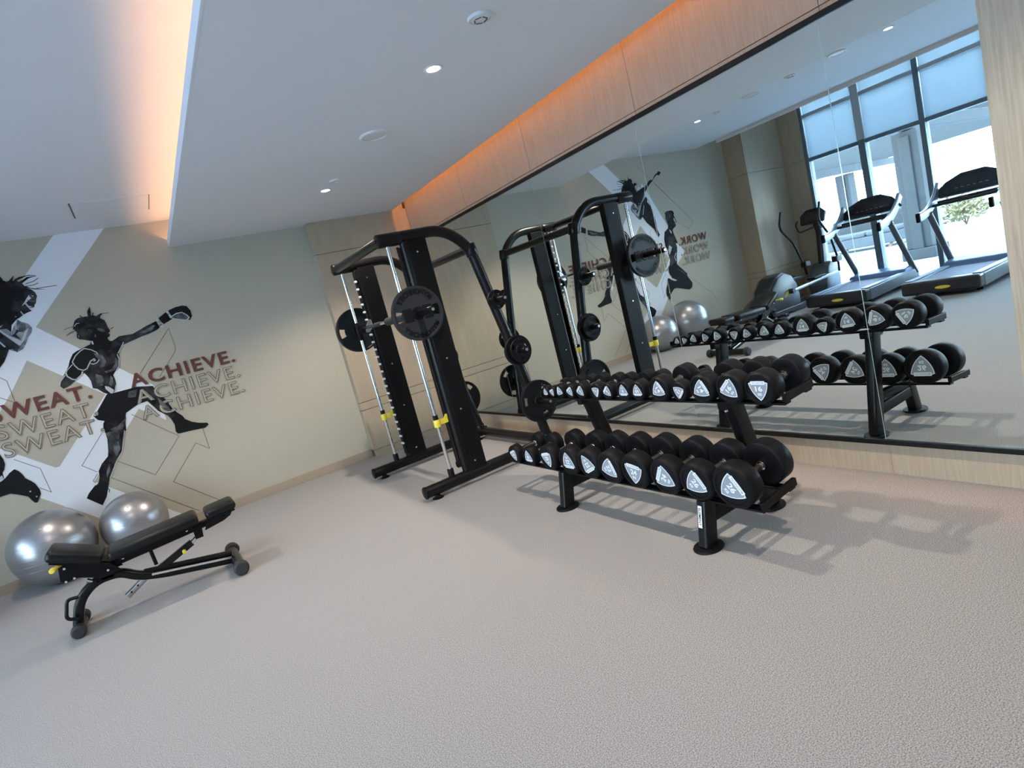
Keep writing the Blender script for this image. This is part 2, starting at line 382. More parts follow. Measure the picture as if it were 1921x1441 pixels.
# ================================================================== ceiling fittings
def downlight(loc, label, power):
    t = thing('downlight', label, 'ceiling light', loc, 0, 'recessed downlights')
    obj('trim_ring', lathe([(0.052,0.001),(0.055,-0.002),(0.048,-0.006),(0.038,-0.004),(0.036,0.0),(0.052,0.001)], 28), 'white_plastic', t, smooth=40)
    obj('lens', lathe([(0,-0.0035),(0.034,-0.0035),(0.036,-0.0015),(0,-0.0015)], 24), 'lamp_lens', t)
    ld = bpy.data.lights.new('downlight_lamp', 'SPOT'); ld.energy = power; ld.color = (1.0, 0.85, 0.71); ld.spot_size = math.radians(125); ld.spot_blend = 0.6; ld.shadow_soft_size = 0.018
    lo = bpy.data.objects.new('downlight_lamp', ld); COL.objects.link(lo); lo.parent = t; lo.location = (0,0,-0.03)
    return t
LOWP, HIGHP = 120, 70
downlight((1.745, 2.92, ZL), 'glowing downlight in the low ceiling, nearer of the two lit ones', LOWP)
downlight((1.745, 5.22, ZL), 'glowing downlight in the low ceiling near the mural wall', LOWP)
downlight((1.745, 0.62, ZL), 'glowing downlight in the low ceiling above the oak end panel', LOWP)
downlight((-0.72, 5.18, ZH), 'glowing downlight in the raised ceiling near the mural wall, seen in mirror', HIGHP)
downlight((-0.72, 2.88, ZH), 'glowing downlight in the raised ceiling nearer the viewer, seen in mirror', HIGHP)
def disc(name, loc, r, label, cat, grille=False):
    t = thing(name, label, cat, loc, 0)
    obj('rim', lathe([(r,0.001),(r,-0.008),(r*0.93,-0.014),(r*0.82,-0.012),(r*0.8,0.0),(r,0.001)], 32), 'white_plastic', t, smooth=40)
    obj('cover', lathe([(0,-0.016 if grille else -0.010),(r*0.55,-0.015 if grille else -0.010),(r*0.79,-0.009),(r*0.79,0.0),(0,0.0)], 32), 'white_plastic', t, smooth=40)
    if grille:
        for k in range(5):
            a = 2*PI*k/5
            obj('slot', box(bmesh.new(), (0.45*r*math.cos(a),0.45*r*math.sin(a),-0.0155), (0.03*r/0.06,0.006,0.004), Matrix.Rotation(a+PI/2,3,'Z')), 'joint', t)
    return t
disc('smoke_detector', (1.75, 2.40, ZL), 0.062, 'round white smoke detector with slots on the low ceiling', 'detector', True)
disc('ceiling_speaker', (1.74, 3.90, ZL), 0.10, 'larger plain white disc on the low ceiling between the downlights', 'ceiling speaker')
disc('sprinkler_cover', (1.75, 4.93, ZL), 0.045, 'small white sprinkler disc beside the far downlight', 'sprinkler')
disc('ceiling_speaker', (-0.70, 4.38, ZH), 0.10, 'plain white disc on the raised ceiling, farther one', 'ceiling speaker')
disc('sprinkler_cover', (-0.72, 4.88, ZH), 0.045, 'small white sprinkler disc on the raised ceiling', 'sprinkler')
disc('smoke_detector', (-0.70, 3.88, ZH), 0.062, 'round white detector on the raised ceiling', 'detector', True)
disc('ceiling_speaker', (-0.70, 3.36, ZH), 0.09, 'plain white disc on the raised ceiling, nearer one', 'ceiling speaker')

# ================================================================== mirror
mr = thing('wall_mirror', 'wide wall mirror of tall panels in a thin black frame', 'mirror', (XM, 3.9, 0.18))
def W(o):                                     # child modelled in world coordinates
    o.matrix_parent_inverse = Matrix.Translation(o.parent.location).inverted(); return o
MS = [0.2, 1.57, 2.785, 4.0, 5.15, 6.515]
for a, b_ in zip(MS, MS[1:]):
    W(obj('mirror_panel', bx(XM, XM+0.012, a+0.0018, b_-0.0018, 0.196, 2.262), 'mirror', mr))
    if b_ < 6.4:
        W(obj('seam', bx(XM+0.0005, XM+0.012, b_-0.0018, b_+0.0018, 0.196, 2.262), 'mirror_edge', mr))
W(obj('bottom_rail', bx(XM-0.012, XR, 0.2, 6.515, 0.172, 0.198, 0.003), 'black_frame', mr))
W(obj('top_rail', bx(XM-0.010, XR, 0.2, 6.515, 2.260, 2.290, 0.003), 'black_frame', mr))
W(obj('backing', bx(XM+0.012, XR-0.004, 0.2, 6.515, 0.18, 2.285), 'joint', mr))

# ================================================================== mural
MURAL = {
 'stripe': [
  ('white', 'p', 0, [(-0.306,2.939), (0.085,2.94), (-1.126,1.707), (-1.414,1.797)]),
  ('white', 'p', 0, [(-0.971,2.488), (0.033,1.417), (0.034,1.063), (-0.151,1.238), (-0.361,1.449), (-0.874,1.959), (-1.072,2.155)]),
  ('white', 'p', 0, [(-0.361,1.448), (-0.152,1.237), (-0.738,0.636), (-0.887,0.914)]),
  ('white', 'p', 0, [(-1.321,1.33), (-0.887,0.914), (-0.584,0.611), (-0.092,0.12), (-0.184,-0.185), (-1.083,0.712), (-1.41,1.037)]),
  ('white', 'p', 0, [(-1.045,2.524), (-1.417,1.801), (-1.344,1.669), (-1.711,1.359), (-1.42,1.175), (-0.973,1.697), (-0.736,2.013)]),
  ('white', 'p', 0, [(-1.197,1.195), (-1.543,1.468), (-0.935,0.557), (-0.863,0.529), (-0.702,0.92), (-0.956,0.932)]),
 ],
 'line_art': [
  ('line', 'l', 0.005, [(-0.043,1.557), (0.31,1.913), (0.312,1.716), (0.294,1.678), (0.1,1.481)]),
  ('line', 'l', 0.005, [(-0.491,1.111), (-0.719,0.876), (-0.629,0.78)]),
  ('line', 'l', 0.005, [(-0.22,1.204), (0.089,0.878), (-0.207,0.586), (-0.455,0.823)]),
  ('line', 'l', 0.005, [(0.305,0.883), (0.305,0.669), (0.205,0.764), (-0.086,0.466), (0.246,0.129)]),
  ('line', 'l', 0.005, [(-0.545,0.691), (0.042,0.102)]),
  ('line', 'l', 0.005, [(-1.152,1.101), (-1.006,0.96), (-0.994,0.73), (-1.056,0.795)]),
  ('line', 'l', 0.005, [(-1.035,1.81), (-0.999,1.768), (-1,1.572), (-1.085,1.643)]),
  ('line', 'l', 0.005, [(-1.01,2.802), (-2.018,1.799), (-1.88,1.684), (-1.606,1.883)]),
  ('line', 'l', 0.005, [(-1.735,0.884), (-2.132,0.566), (-2.234,0.424)]),
  ('line', 'l', 0.005, [(-1.312,2.492), (-2.018,1.799)]),
 ],
 'boxer': [
  ('dark', 'p', 0, [(-0.411,2.115), (-0.387,2.159), (-0.355,2.176), (-0.306,2.177), (-0.28,2.173), (-0.274,2.215), (-0.242,2.258), (-0.249,2.209), (-0.256,2.171), (-0.236,2.173), (-0.221,2.161), (-0.189,2.174), (-0.168,2.173), (-0.188,2.153), (-0.196,2.138), (-0.169,2.11), (-0.164,2.079), (-0.165,2.054), (-0.159,2.027), (-0.153,2.008), (-0.163,1.994), (-0.175,1.99), (-0.164,1.973), (-0.175,1.954), (-0.193,1.95), (-0.192,1.928), (-0.179,1.912), (-0.161,1.912), (-0.102,1.939), (-0.059,1.937), (0.006,1.933), (0.051,1.948), (0.136,1.979), (0.228,2.005), (0.241,1.936), (0.197,1.916), (0.131,1.901), (0.076,1.894), (0.011,1.876), (-0.048,1.865), (-0.089,1.852), (-0.11,1.842), (-0.148,1.788), (-0.163,1.727), (-0.185,1.668), (-0.225,1.631), (-0.251,1.604), (-0.249,1.556), (-0.253,1.514), (-0.281,1.457), (-0.301,1.437), (-0.336,1.44), (-0.371,1.468), (-0.403,1.512), (-0.436,1.531), (-0.43,1.597), (-0.44,1.643), (-0.456,1.682), (-0.48,1.672), (-0.523,1.642), (-0.543,1.631), (-0.589,1.603), (-0.644,1.588), (-0.661,1.621), (-0.647,1.654), (-0.604,1.708), (-0.551,1.772), (-0.527,1.82), (-0.488,1.872), (-0.455,1.888), (-0.388,1.908), (-0.338,1.924), (-0.323,1.95), (-0.368,1.974), (-0.398,1.986), (-0.41,2.015), (-0.401,2.046), (-0.413,2.074), (-0.418,2.1)]),
  ('dark', 'p', 0, [(-0.351,1.445), (-0.273,1.441), (-0.101,1.443), (0.02,1.413), (0.032,1.378), (0.076,1.276), (0.112,1.203), (0.141,1.105), (0.175,1.059), (0.188,1.02), (0.235,0.976), (0.287,0.948), (0.36,0.923), (0.368,0.903), (0.329,0.881), (0.21,0.894), (0.091,0.901), (0.076,0.927), (0.086,0.999), (0.074,1.058), (0.057,1.098), (-0.004,1.166), (-0.039,1.239), (-0.065,1.287), (-0.146,1.28), (-0.26,1.231), (-0.282,1.178), (-0.305,1.074), (-0.321,1.066), (-0.36,0.973), (-0.394,0.899), (-0.45,0.84), (-0.484,0.799), (-0.511,0.744), (-0.553,0.694), (-0.575,0.648), (-0.626,0.537), (-0.679,0.469), (-0.772,0.577), (-0.745,0.614), (-0.678,0.655), (-0.646,0.684), (-0.625,0.729), (-0.616,0.784), (-0.573,0.84), (-0.51,0.889), (-0.493,0.936), (-0.468,1.045), (-0.465,1.11), (-0.477,1.121), (-0.456,1.192), (-0.439,1.212), (-0.484,1.237), (-0.507,1.284), (-0.473,1.308)]),
  ('black', 'p', 0, [(-0.349,1.44), (-0.183,1.431), (-0.094,1.43), (-0.145,1.283), (-0.26,1.231), (-0.285,1.166), (-0.361,1.186), (-0.439,1.212), (-0.484,1.237), (-0.507,1.284), (-0.473,1.308)]),
  ('black', 'p', 0, [(0.141,1.105), (0.175,1.059), (0.188,1.02), (0.235,0.976), (0.287,0.948), (0.36,0.923), (0.368,0.903), (0.329,0.881), (0.21,0.894), (0.091,0.901), (0.076,0.927), (0.086,0.999), (0.074,1.058)]),
  ('black', 'p', 0, [(-0.68,0.667), (-0.615,0.671), (-0.574,0.642), (-0.619,0.589), (-0.626,0.537), (-0.679,0.469), (-0.772,0.577), (-0.745,0.614)]),
  ('black', 'p', 0, [(-0.507,1.806), (-0.475,1.847), (-0.431,1.877), (-0.391,1.896), (-0.347,1.871), (-0.317,1.842), (-0.306,1.809), (-0.309,1.776), (-0.332,1.748), (-0.369,1.741), (-0.387,1.751), (-0.423,1.71), (-0.468,1.711), (-0.495,1.735), (-0.51,1.773)]),
  ('black', 'p', 0, [(-0.567,1.731), (-0.519,1.78), (-0.47,1.703), (-0.48,1.672), (-0.523,1.642), (-0.56,1.653), (-0.587,1.699)]),
  ('black', 'p', 0, [(0.334,2.064), (0.367,2.083), (0.423,2.097), (0.483,2.101), (0.523,2.087), (0.546,2.041), (0.547,2.005), (0.539,1.98), (0.514,1.949), (0.463,1.966), (0.37,2.002)]),
  ('black', 'p', 0, [(0.258,2.029), (0.332,2.069), (0.368,1.994), (0.283,1.961), (0.266,1.992)]),
  ('mid', 'p', 0, [(0.37,2.015), (0.415,2.032), (0.463,2.034), (0.498,2.003), (0.512,1.982), (0.496,1.958), (0.444,1.971), (0.373,1.999)]),
  ('mid', 'p', 0, [(-0.273,1.602), (-0.261,1.581), (-0.272,1.533), (-0.295,1.505), (-0.307,1.526), (-0.291,1.564)]),
  ('light', 'p', 0, [(-0.343,1.524), (-0.313,1.506), (-0.285,1.467), (-0.3,1.441), (-0.318,1.442), (-0.345,1.494)]),
  ('mid', 'p', 0, [(-0.188,1.764), (-0.177,1.717), (-0.195,1.67), (-0.229,1.641), (-0.295,1.635), (-0.307,1.655), (-0.253,1.657), (-0.209,1.696)]),
  ('mid', 'p', 0, [(-0.242,2.056), (-0.196,2.032), (-0.195,2.002), (-0.223,2.013), (-0.245,2.035)]),
  ('mid', 'p', 0, [(-0.314,2.061), (-0.291,2.056), (-0.284,2.033), (-0.307,2.013), (-0.323,2.03)]),
  ('light', 'p', 0, [(-0.323,1.95), (-0.31,1.946), (-0.312,1.913), (-0.325,1.921)]),
  ('mid', 'p', 0, [(-0.278,2.006), (-0.269,1.991), (-0.278,1.972), (-0.286,1.978)]),
  ('mid', 'p', 0, [(0.057,1.929), (0.126,1.947), (0.191,1.974), (0.213,1.969), (0.179,1.933), (0.106,1.917)]),
  ('mid', 'p', 0, [(-0.466,1.104), (-0.391,1.104), (-0.356,1.078), (-0.387,1.01), (-0.409,1.044), (-0.46,1.036)]),
  ('mid', 'p', 0, [(-0.527,0.816), (-0.512,0.811), (-0.535,0.753), (-0.572,0.701), (-0.563,0.75)]),
  ('mid', 'p', 0, [(-0.182,1.417), (-0.108,1.421), (-0.141,1.351), (-0.203,1.365)]),
  ('light', 'l', 0.008, [(-0.512,1.803), (-0.473,1.851), (-0.43,1.881), (-0.391,1.898), (-0.346,1.873), (-0.314,1.841), (-0.305,1.8), (-0.316,1.765), (-0.339,1.746), (-0.369,1.741), (-0.383,1.752)]),
  ('light', 'l', 0.009, [(-0.512,1.803), (-0.505,1.768), (-0.487,1.729), (-0.455,1.707), (-0.425,1.715), (-0.38,1.774), (-0.348,1.787), (-0.342,1.772), (-0.357,1.768)]),
  ('light', 'l', 0.007, [(-0.584,1.719), (-0.571,1.74), (-0.519,1.78)]),
  ('light', 'l', 0.011, [(-0.587,1.72), (-0.584,1.686), (-0.557,1.652), (-0.53,1.64), (-0.48,1.672), (-0.465,1.697)]),
  ('light', 'l', 0.007, [(-0.66,1.625), (-0.645,1.658), (-0.596,1.702)]),
  ('light', 'l', 0.008, [(-0.085,1.875), (-0.116,1.835), (-0.155,1.789)]),
  ('light', 'l', 0.008, [(-0.165,1.779), (-0.164,1.731), (-0.185,1.668), (-0.215,1.637)]),
  ('light', 'l', 0.005, [(-0.096,1.851), (-0.049,1.861), (0.01,1.874), (0.074,1.886), (0.129,1.895), (0.195,1.91), (0.24,1.934)]),
  ('light', 'l', 0.02, [(0.243,2.032), (0.243,1.993), (0.252,1.96), (0.269,1.938)]),
  ('light', 'l', 0.02, [(0.344,2.071), (0.352,2.046), (0.361,2.009)]),
  ('light', 'l', 0.009, [(0.369,1.998), (0.424,1.971), (0.483,1.955), (0.513,1.972), (0.498,2.003), (0.464,2.036), (0.416,2.036), (0.372,2.019)]),
  ('light', 'l', 0.006, [(0.53,2.081), (0.548,2.036), (0.544,1.996)]),
  ('light', 'l', 0.006, [(-0.407,2.105), (-0.383,2.129), (-0.362,2.128)]),
  ('light', 'l', 0.006, [(-0.4,2.025), (-0.402,1.996), (-0.387,1.979)]),
  ('light', 'l', 0.008, [(0.103,1.213), (0.12,1.153), (0.147,1.103)]),
  ('light', 'l', 0.006, [(-0.318,1.078), (-0.366,0.962), (-0.397,0.887), (-0.451,0.834), (-0.497,0.771), (-0.555,0.688)]),
  ('light', 'l', 0.03, [(-0.493,1.295), (-0.475,1.296)]),
  ('light', 'l', 0.03, [(-0.488,1.131), (-0.471,1.125)]),
  ('light', 'l', 0.006, [(-0.259,1.507), (-0.282,1.453)]),
  ('dark', 'l', 0.004, [(-0.413,2.107), (-0.454,2.105), (-0.484,2.096)]),
  ('dark', 'l', 0.005, [(-0.382,2.087), (-0.418,2.067), (-0.451,2.058), (-0.483,2.042)]),
  ('dark', 'l', 0.004, [(-0.168,2.173), (-0.116,2.168)]),
  ('dark', 'l', 0.006, [(-0.147,2.019), (-0.124,2.029)]),
  ('dark', 'l', 0.006, [(-0.598,0.611), (-0.588,0.585), (-0.597,0.567)]),
  ('dark', 'l', 0.004, [(-0.67,0.689), (-0.68,0.711), (-0.633,0.762)]),
  ('dark', 'l', 0.012, [(-0.376,2.048), (-0.402,2.037), (-0.409,2.006), (-0.392,1.985)]),
  ('dark', 'l', 0.01, [(-0.4,2.07), (-0.378,2.098), (-0.361,2.111)]),
  ('dark', 'l', 0.006, [(-0.407,2.105), (-0.42,2.084)]),
  ('dark', 'l', 0.012, [(-0.273,2.173), (-0.25,2.231)]),
  ('dark', 'l', 0.008, [(-0.25,2.168), (-0.232,2.193)]),
  ('dark', 'l', 0.008, [(-0.327,2.177), (-0.336,2.192)]),
  ('dark', 'l', 0.012, [(-0.208,2.157), (-0.172,2.172)]),
  ('mid', 'p', 0, [(-0.339,1.839), (-0.28,1.802), (-0.263,1.742), (-0.294,1.699), (-0.33,1.696), (-0.302,1.753), (-0.325,1.793)]),
  ('mid', 'p', 0, [(-0.379,1.651), (-0.335,1.621), (-0.331,1.576), (-0.355,1.532), (-0.396,1.536), (-0.392,1.595)]),
  ('mid', 'p', 0, [(-0.266,1.193), (-0.361,1.133), (-0.417,1.126), (-0.405,1.095), (-0.329,1.095)]),
  ('mid', 'p', 0, [(-0.437,0.988), (-0.391,0.998), (-0.398,0.92), (-0.447,0.866), (-0.454,0.915)]),
  ('mid', 'p', 0, [(0.025,1.299), (0.063,1.233), (0.102,1.131), (0.07,1.142), (0.025,1.225)]),
 ],
 'boxer_b': [
  ('dark', 'p', 0, [(-0.79,2.619), (-0.77,2.609), (-0.759,2.601), (-0.744,2.575), (-0.709,2.582), (-0.695,2.603), (-0.673,2.613), (-0.689,2.593), (-0.673,2.575), (-0.635,2.591), (-0.607,2.606), (-0.541,2.602), (-0.594,2.594), (-0.632,2.572), (-0.672,2.548), (-0.639,2.532), (-0.606,2.507), (-0.502,2.473), (-0.582,2.49), (-0.635,2.513), (-0.609,2.496), (-0.589,2.467), (-0.585,2.433), (-0.593,2.414), (-0.601,2.401), (-0.61,2.373), (-0.624,2.361), (-0.632,2.341), (-0.649,2.339), (-0.673,2.339), (-0.657,2.314), (-0.683,2.308), (-0.72,2.296), (-0.757,2.274), (-0.776,2.267), (-0.791,2.256), (-0.828,2.226), (-0.849,2.165), (-0.865,2.142), (-0.917,2.2), (-0.969,2.255), (-0.909,2.222), (-0.786,2.32), (-0.606,2.437), (-0.861,2.576), (-0.837,2.615)]),
  ('grey', 'p', 0, [(-0.777,2.264), (-0.756,2.238), (-0.715,2.21), (-0.701,2.17), (-0.715,2.131), (-0.748,2.1), (-0.773,2.056), (-0.812,2.005), (-0.86,1.988), (-0.896,2.016), (-0.953,2.082), (-0.965,2.118), (-0.938,2.206), (-0.915,2.206), (-0.87,2.203), (-0.848,2.168), (-0.805,2.226)]),
  ('light', 'p', 0, [(-0.922,2.184), (-0.867,2.134), (-0.841,2.112), (-0.805,2.076), (-0.779,2.117), (-0.76,2.149), (-0.723,2.176), (-0.753,2.123), (-0.788,2.071), (-0.826,2.039), (-0.846,2.066), (-0.874,2.112), (-0.928,2.162)]),
  ('dark', 'p', 0, [(-0.855,2.137), (-0.83,2.149), (-0.807,2.179), (-0.765,2.147), (-0.799,2.159), (-0.823,2.141), (-0.802,2.087), (-0.832,2.113)]),
  ('dark', 'p', 0, [(-0.911,2.107), (-0.879,2.095), (-0.843,2.044), (-0.828,2.031), (-0.858,1.994), (-0.877,2.011)]),
  ('mid', 'p', 0, [(-0.778,2.228), (-0.736,2.212), (-0.744,2.169), (-0.764,2.15), (-0.803,2.169), (-0.777,2.201)]),
  ('light', 'p', 0, [(-0.71,2.437), (-0.683,2.419), (-0.667,2.361), (-0.642,2.347), (-0.673,2.342), (-0.686,2.378), (-0.696,2.407)]),
  ('mid', 'p', 0, [(-0.641,2.461), (-0.623,2.451), (-0.604,2.41), (-0.621,2.417), (-0.636,2.43)]),
  ('mid', 'p', 0, [(-0.669,2.416), (-0.627,2.398), (-0.606,2.405), (-0.613,2.379), (-0.647,2.396)]),
  ('dark', 'l', 0.005, [(-0.64,2.529), (-0.582,2.529), (-0.543,2.539)]),
  ('dark', 'l', 0.005, [(-0.568,2.496), (-0.471,2.494), (-0.422,2.493)]),
  ('dark', 'l', 0.005, [(-0.629,2.551), (-0.573,2.56), (-0.53,2.581)]),
  ('dark', 'l', 0.005, [(-0.619,2.614), (-0.591,2.62), (-0.541,2.602)]),
  ('dark', 'l', 0.005, [(-0.787,2.607), (-0.784,2.639)]),
  ('dark', 'l', 0.005, [(-0.77,2.595), (-0.776,2.622), (-0.779,2.635)]),
  ('dark', 'l', 0.005, [(-0.748,2.569), (-0.749,2.602)]),
  ('dark', 'l', 0.005, [(-0.728,2.571), (-0.715,2.601)]),
  ('dark', 'l', 0.005, [(-0.674,2.572), (-0.687,2.592), (-0.692,2.605)]),
  ('light', 'l', 0.008, [(-0.794,2.34), (-0.779,2.288)]),
  ('light', 'l', 0.008, [(-0.884,2.308), (-0.861,2.338), (-0.845,2.363)]),
  ('light', 'l', 0.008, [(-0.733,2.323), (-0.725,2.294)]),
  ('light', 'l', 0.008, [(-0.786,2.248), (-0.802,2.219), (-0.808,2.185)]),
  ('dark', 'p', 0, [(-0.618,2.475), (-0.653,2.557), (-0.699,2.585), (-0.631,2.606), (-0.58,2.622), (-0.662,2.616), (-0.71,2.59), (-0.687,2.639), (-0.732,2.601), (-0.764,2.584), (-0.791,2.688), (-0.788,2.601), (-0.811,2.585), (-0.847,2.641), (-0.828,2.577), (-0.861,2.533), (-0.897,2.555), (-0.944,2.523), (-0.879,2.497), (-0.881,2.443), (-0.953,2.427), (-1.042,2.464), (-1.089,2.458), (-1.217,2.552), (-1.286,2.551), (-1.357,2.619), (-1.402,2.634), (-1.463,2.669), (-1.504,2.637), (-1.452,2.601), (-1.396,2.614), (-1.333,2.573), (-1.268,2.526), (-1.208,2.492), (-1.105,2.415), (-1.049,2.361), (-1.03,2.329), (-0.928,2.22), (-0.778,2.294)]),
  ('dark', 'p', 0, [(-0.953,2.237), (-1.065,2.318), (-1.093,2.28), (-1.069,2.235), (-1.127,2.165), (-1.151,2.051), (-1.168,1.91), (-1.163,1.798), (-1.195,1.704), (-1.152,1.668), (-1.096,1.809), (-0.966,1.934), (-0.907,2.025), (-0.847,2.02), (-0.836,2.049)]),
  ('light', 'l', 0.012, [(-1.089,2.458), (-1.051,2.367), (-1.049,2.327), (-0.957,2.25), (-0.822,2.065)]),
  ('light', 'l', 0.014, [(-0.894,2.421), (-0.957,2.44), (-1.021,2.459)]),
  ('light', 'l', 0.016, [(-1.093,2.28), (-1.134,2.157), (-1.159,2.043)]),
  ('light', 'l', 0.012, [(-0.987,2.191), (-0.926,2.056)]),
  ('black', 'p', 0, [(-1.296,0.945), (-1.261,0.96), (-1.212,0.998), (-1.172,1.018), (-1.149,0.99), (-1.133,0.95), (-1.124,0.905), (-1.099,0.883), (-1.076,0.844), (-1.062,0.783), (-1.065,0.746), (-1.08,0.723), (-1.09,0.71), (-1.109,0.68), (-1.127,0.685), (-1.141,0.714), (-1.154,0.754), (-1.203,0.791), (-1.258,0.826), (-1.333,0.824), (-1.379,0.822), (-1.343,0.939)]),
  ('black', 'p', 0, [(-1.263,1.206), (-1.226,1.176), (-1.216,1.127), (-1.218,1.082), (-1.238,1.037), (-1.282,0.992), (-1.328,0.99)]),
  ('light', 'p', 0, [(-1.134,0.798), (-1.122,0.797), (-1.124,0.785), (-1.134,0.788)]),
  ('light', 'p', 0, [(-1.105,0.737), (-1.093,0.735), (-1.097,0.726), (-1.106,0.729)]),
 ],
 'runner': [
  ('dark', 'p', 0, [(-1.41,1.989), (-1.4,2.014), (-1.45,2.036), (-1.546,2.037), (-1.593,2.022), (-1.616,1.983), (-1.597,1.962), (-1.609,1.919), (-1.63,1.844), (-1.613,1.832), (-1.585,1.827), (-1.604,1.801), (-1.586,1.773), (-1.548,1.762), (-1.516,1.743), (-1.5,1.722), (-1.542,1.572), (-1.559,1.515), (-1.514,1.511), (-1.523,1.455), (-1.506,1.398), (-1.468,1.313), (-1.459,1.25), (-1.44,1.189), (-1.629,0.999), (-1.618,0.965), (-1.707,0.828), (-1.675,0.761), (-1.603,0.739), (-1.289,0.835), (-1.251,0.851), (-1.261,0.95), (-1.255,1.03), (-1.263,1.158), (-1.27,1.214), (-1.303,1.286), (-1.291,1.381), (-1.297,1.437), (-1.262,1.512), (-1.269,1.617), (-1.312,1.728), (-1.403,1.772), (-1.425,1.816), (-1.393,1.933)]),
  ('black', 'p', 0, [(-1.263,1.158), (-1.438,1.182), (-1.629,0.999), (-1.618,0.965), (-1.707,0.828), (-1.675,0.761), (-1.603,0.739), (-1.289,0.835), (-1.251,0.851), (-1.261,0.95), (-1.362,0.936), (-1.26,1.015)]),
  ('black', 'p', 0, [(-1.178,1.017), (-1.222,0.994), (-1.231,0.819), (-1.156,0.777), (-1.132,0.703), (-1.101,0.702), (-1.076,0.787), (-1.091,0.87), (-1.134,0.926)]),
  ('light', 'p', 0, [(-1.266,0.999), (-1.364,0.943), (-1.34,0.933), (-1.263,0.956)]),
  ('light', 'p', 0, [(-1.424,1.757), (-1.465,1.721), (-1.468,1.673), (-1.44,1.696)]),
  ('light', 'p', 0, [(-1.349,1.515), (-1.405,1.47), (-1.373,1.422), (-1.319,1.36), (-1.307,1.434)]),
  ('mid', 'p', 0, [(-1.497,1.71), (-1.516,1.66), (-1.542,1.572), (-1.515,1.6)]),
  ('light', 'l', 0.02, [(-1.581,1.899), (-1.601,1.849)]),
  ('mid', 'l', 0.012, [(-1.437,1.11), (-1.525,1.049), (-1.602,0.982)]),
  ('light', 'l', 0.015, [(-1.463,1.365), (-1.419,1.308), (-1.437,1.247)]),
 ],
}

mu = thing('wall_mural', 'painted boxing mural with white cross bands and slogans on tan wall', 'mural', (0, YB, 1.0))
LAY = {'stripe': 0.001, 'line_art': 0.0016, 'boxer_b': 0.003, 'runner': 0.003, 'boxer': 0.0035}
def flat(bm, pts, y):
    co, _, tri, _, _, _ = delaunay_2d_cdt([Vector(p) for p in pts], [], [list(range(len(pts)))], 1, 1e-5)
    vs_ = [bm.verts.new((p.x, y, p.y)) for p in co]
    for f_ in tri: bm.faces.new([vs_[i] for i in f_])
def stroke(bm, pts, w, y):
    P = [Vector((x, z)) for x, z in pts]
    for i, (a, b2) in enumerate(zip(P, P[1:])):
        d = (b2-a); 
        if d.length < 1e-5: continue
        d = d.normalized(); n_ = Vector((-d.y, d.x))*w/2; a2 = a - d*w*0.25; b3 = b2 + d*w*0.25
        bm.faces.new([bm.verts.new((q.x, y, q.y)) for q in (a2+n_, b3+n_, b3-n_, a2-n_)])
NICE = {'boxer': ('punching_boxer', 'monochrome woman boxer throwing a straight punch'), 'boxer_b': ('shouting_boxer', 'monochrome woman boxer leaping and shouting'), 'runner': ('kneeling_athlete', 'monochrome man leaping with bent knees')}
for key, items in MURAL.items():
    if key in ('stripe', 'line_art'):
        for i, (col_, kind, w, pts) in enumerate(items):
            bm = bmesh.new()
            if kind == 'p': flat(bm, pts, YB-LAY[key]-0.00008*i)
            else: stroke(bm, pts, w, YB-LAY[key]-0.00004*i)
            W(obj('white_band' if key == 'stripe' else 'outline_shape', bm, 'paint_white' if key == 'stripe' else 'paint_line', mu))
    else:
        root = None
        for i, (col_, kind, w, pts) in enumerate(items):
            bm = bmesh.new(); y = YB - LAY[key] - 0.00012*i
            if kind == 'p': flat(bm, pts, y)
            else: stroke(bm, pts, w, y)
            if root is None:
                root = W(obj(NICE[key][0], bm, 'paint_'+col_, mu)); root['label'] = NICE[key][1]
            else:
                o = obj({'p':'shade_patch','l':'highlight_stroke'}[kind], bm, 'paint_'+col_, root); o.matrix_parent_inverse = Matrix.Identity(4)
def slogan(s, x0, x1, z, hcap):
    for row in range(3):
        zz = z - row*0.160
        Mx = Matrix.Translation((x0, YB, zz)) @ Matrix.Rotation(PI/2, 4, 'X')
        body = s
        yo = 0.0098 - row*0.0003
        if row == 0:
            o = text_obj('slogan_lettering', body, 1.0, 'paint_red', Matrix.Translation((0,-yo,0)) @ Mx, mu, (x1-x0, hcap), bold=0.026, space=1.15)
        else:
            o = text_obj('slogan_fill', body, 1.0, 'wall_tan', Matrix.Translation((0,-yo,0)) @ Mx, mu, (x1-x0, hcap), bold=0.026, space=1.15)
            W(o)
            o = text_obj('slogan_outline', body, 1.0, 'paint_line', Matrix.Translation((0,-yo-0.0006,0)) @ Mx @ Matrix.Diagonal((1,1,0.05,1)), mu, (x1-x0, hcap), outline=0.014, space=1.15)
        W(o)
slogan('ACHIEVE.', -0.15, 0.79, 1.44, 0.132)
slogan('SWEAT.', -1.20, -0.46, 1.445, 0.135)
slogan('WORK.', -2.27, -1.57, 1.46, 0.125)

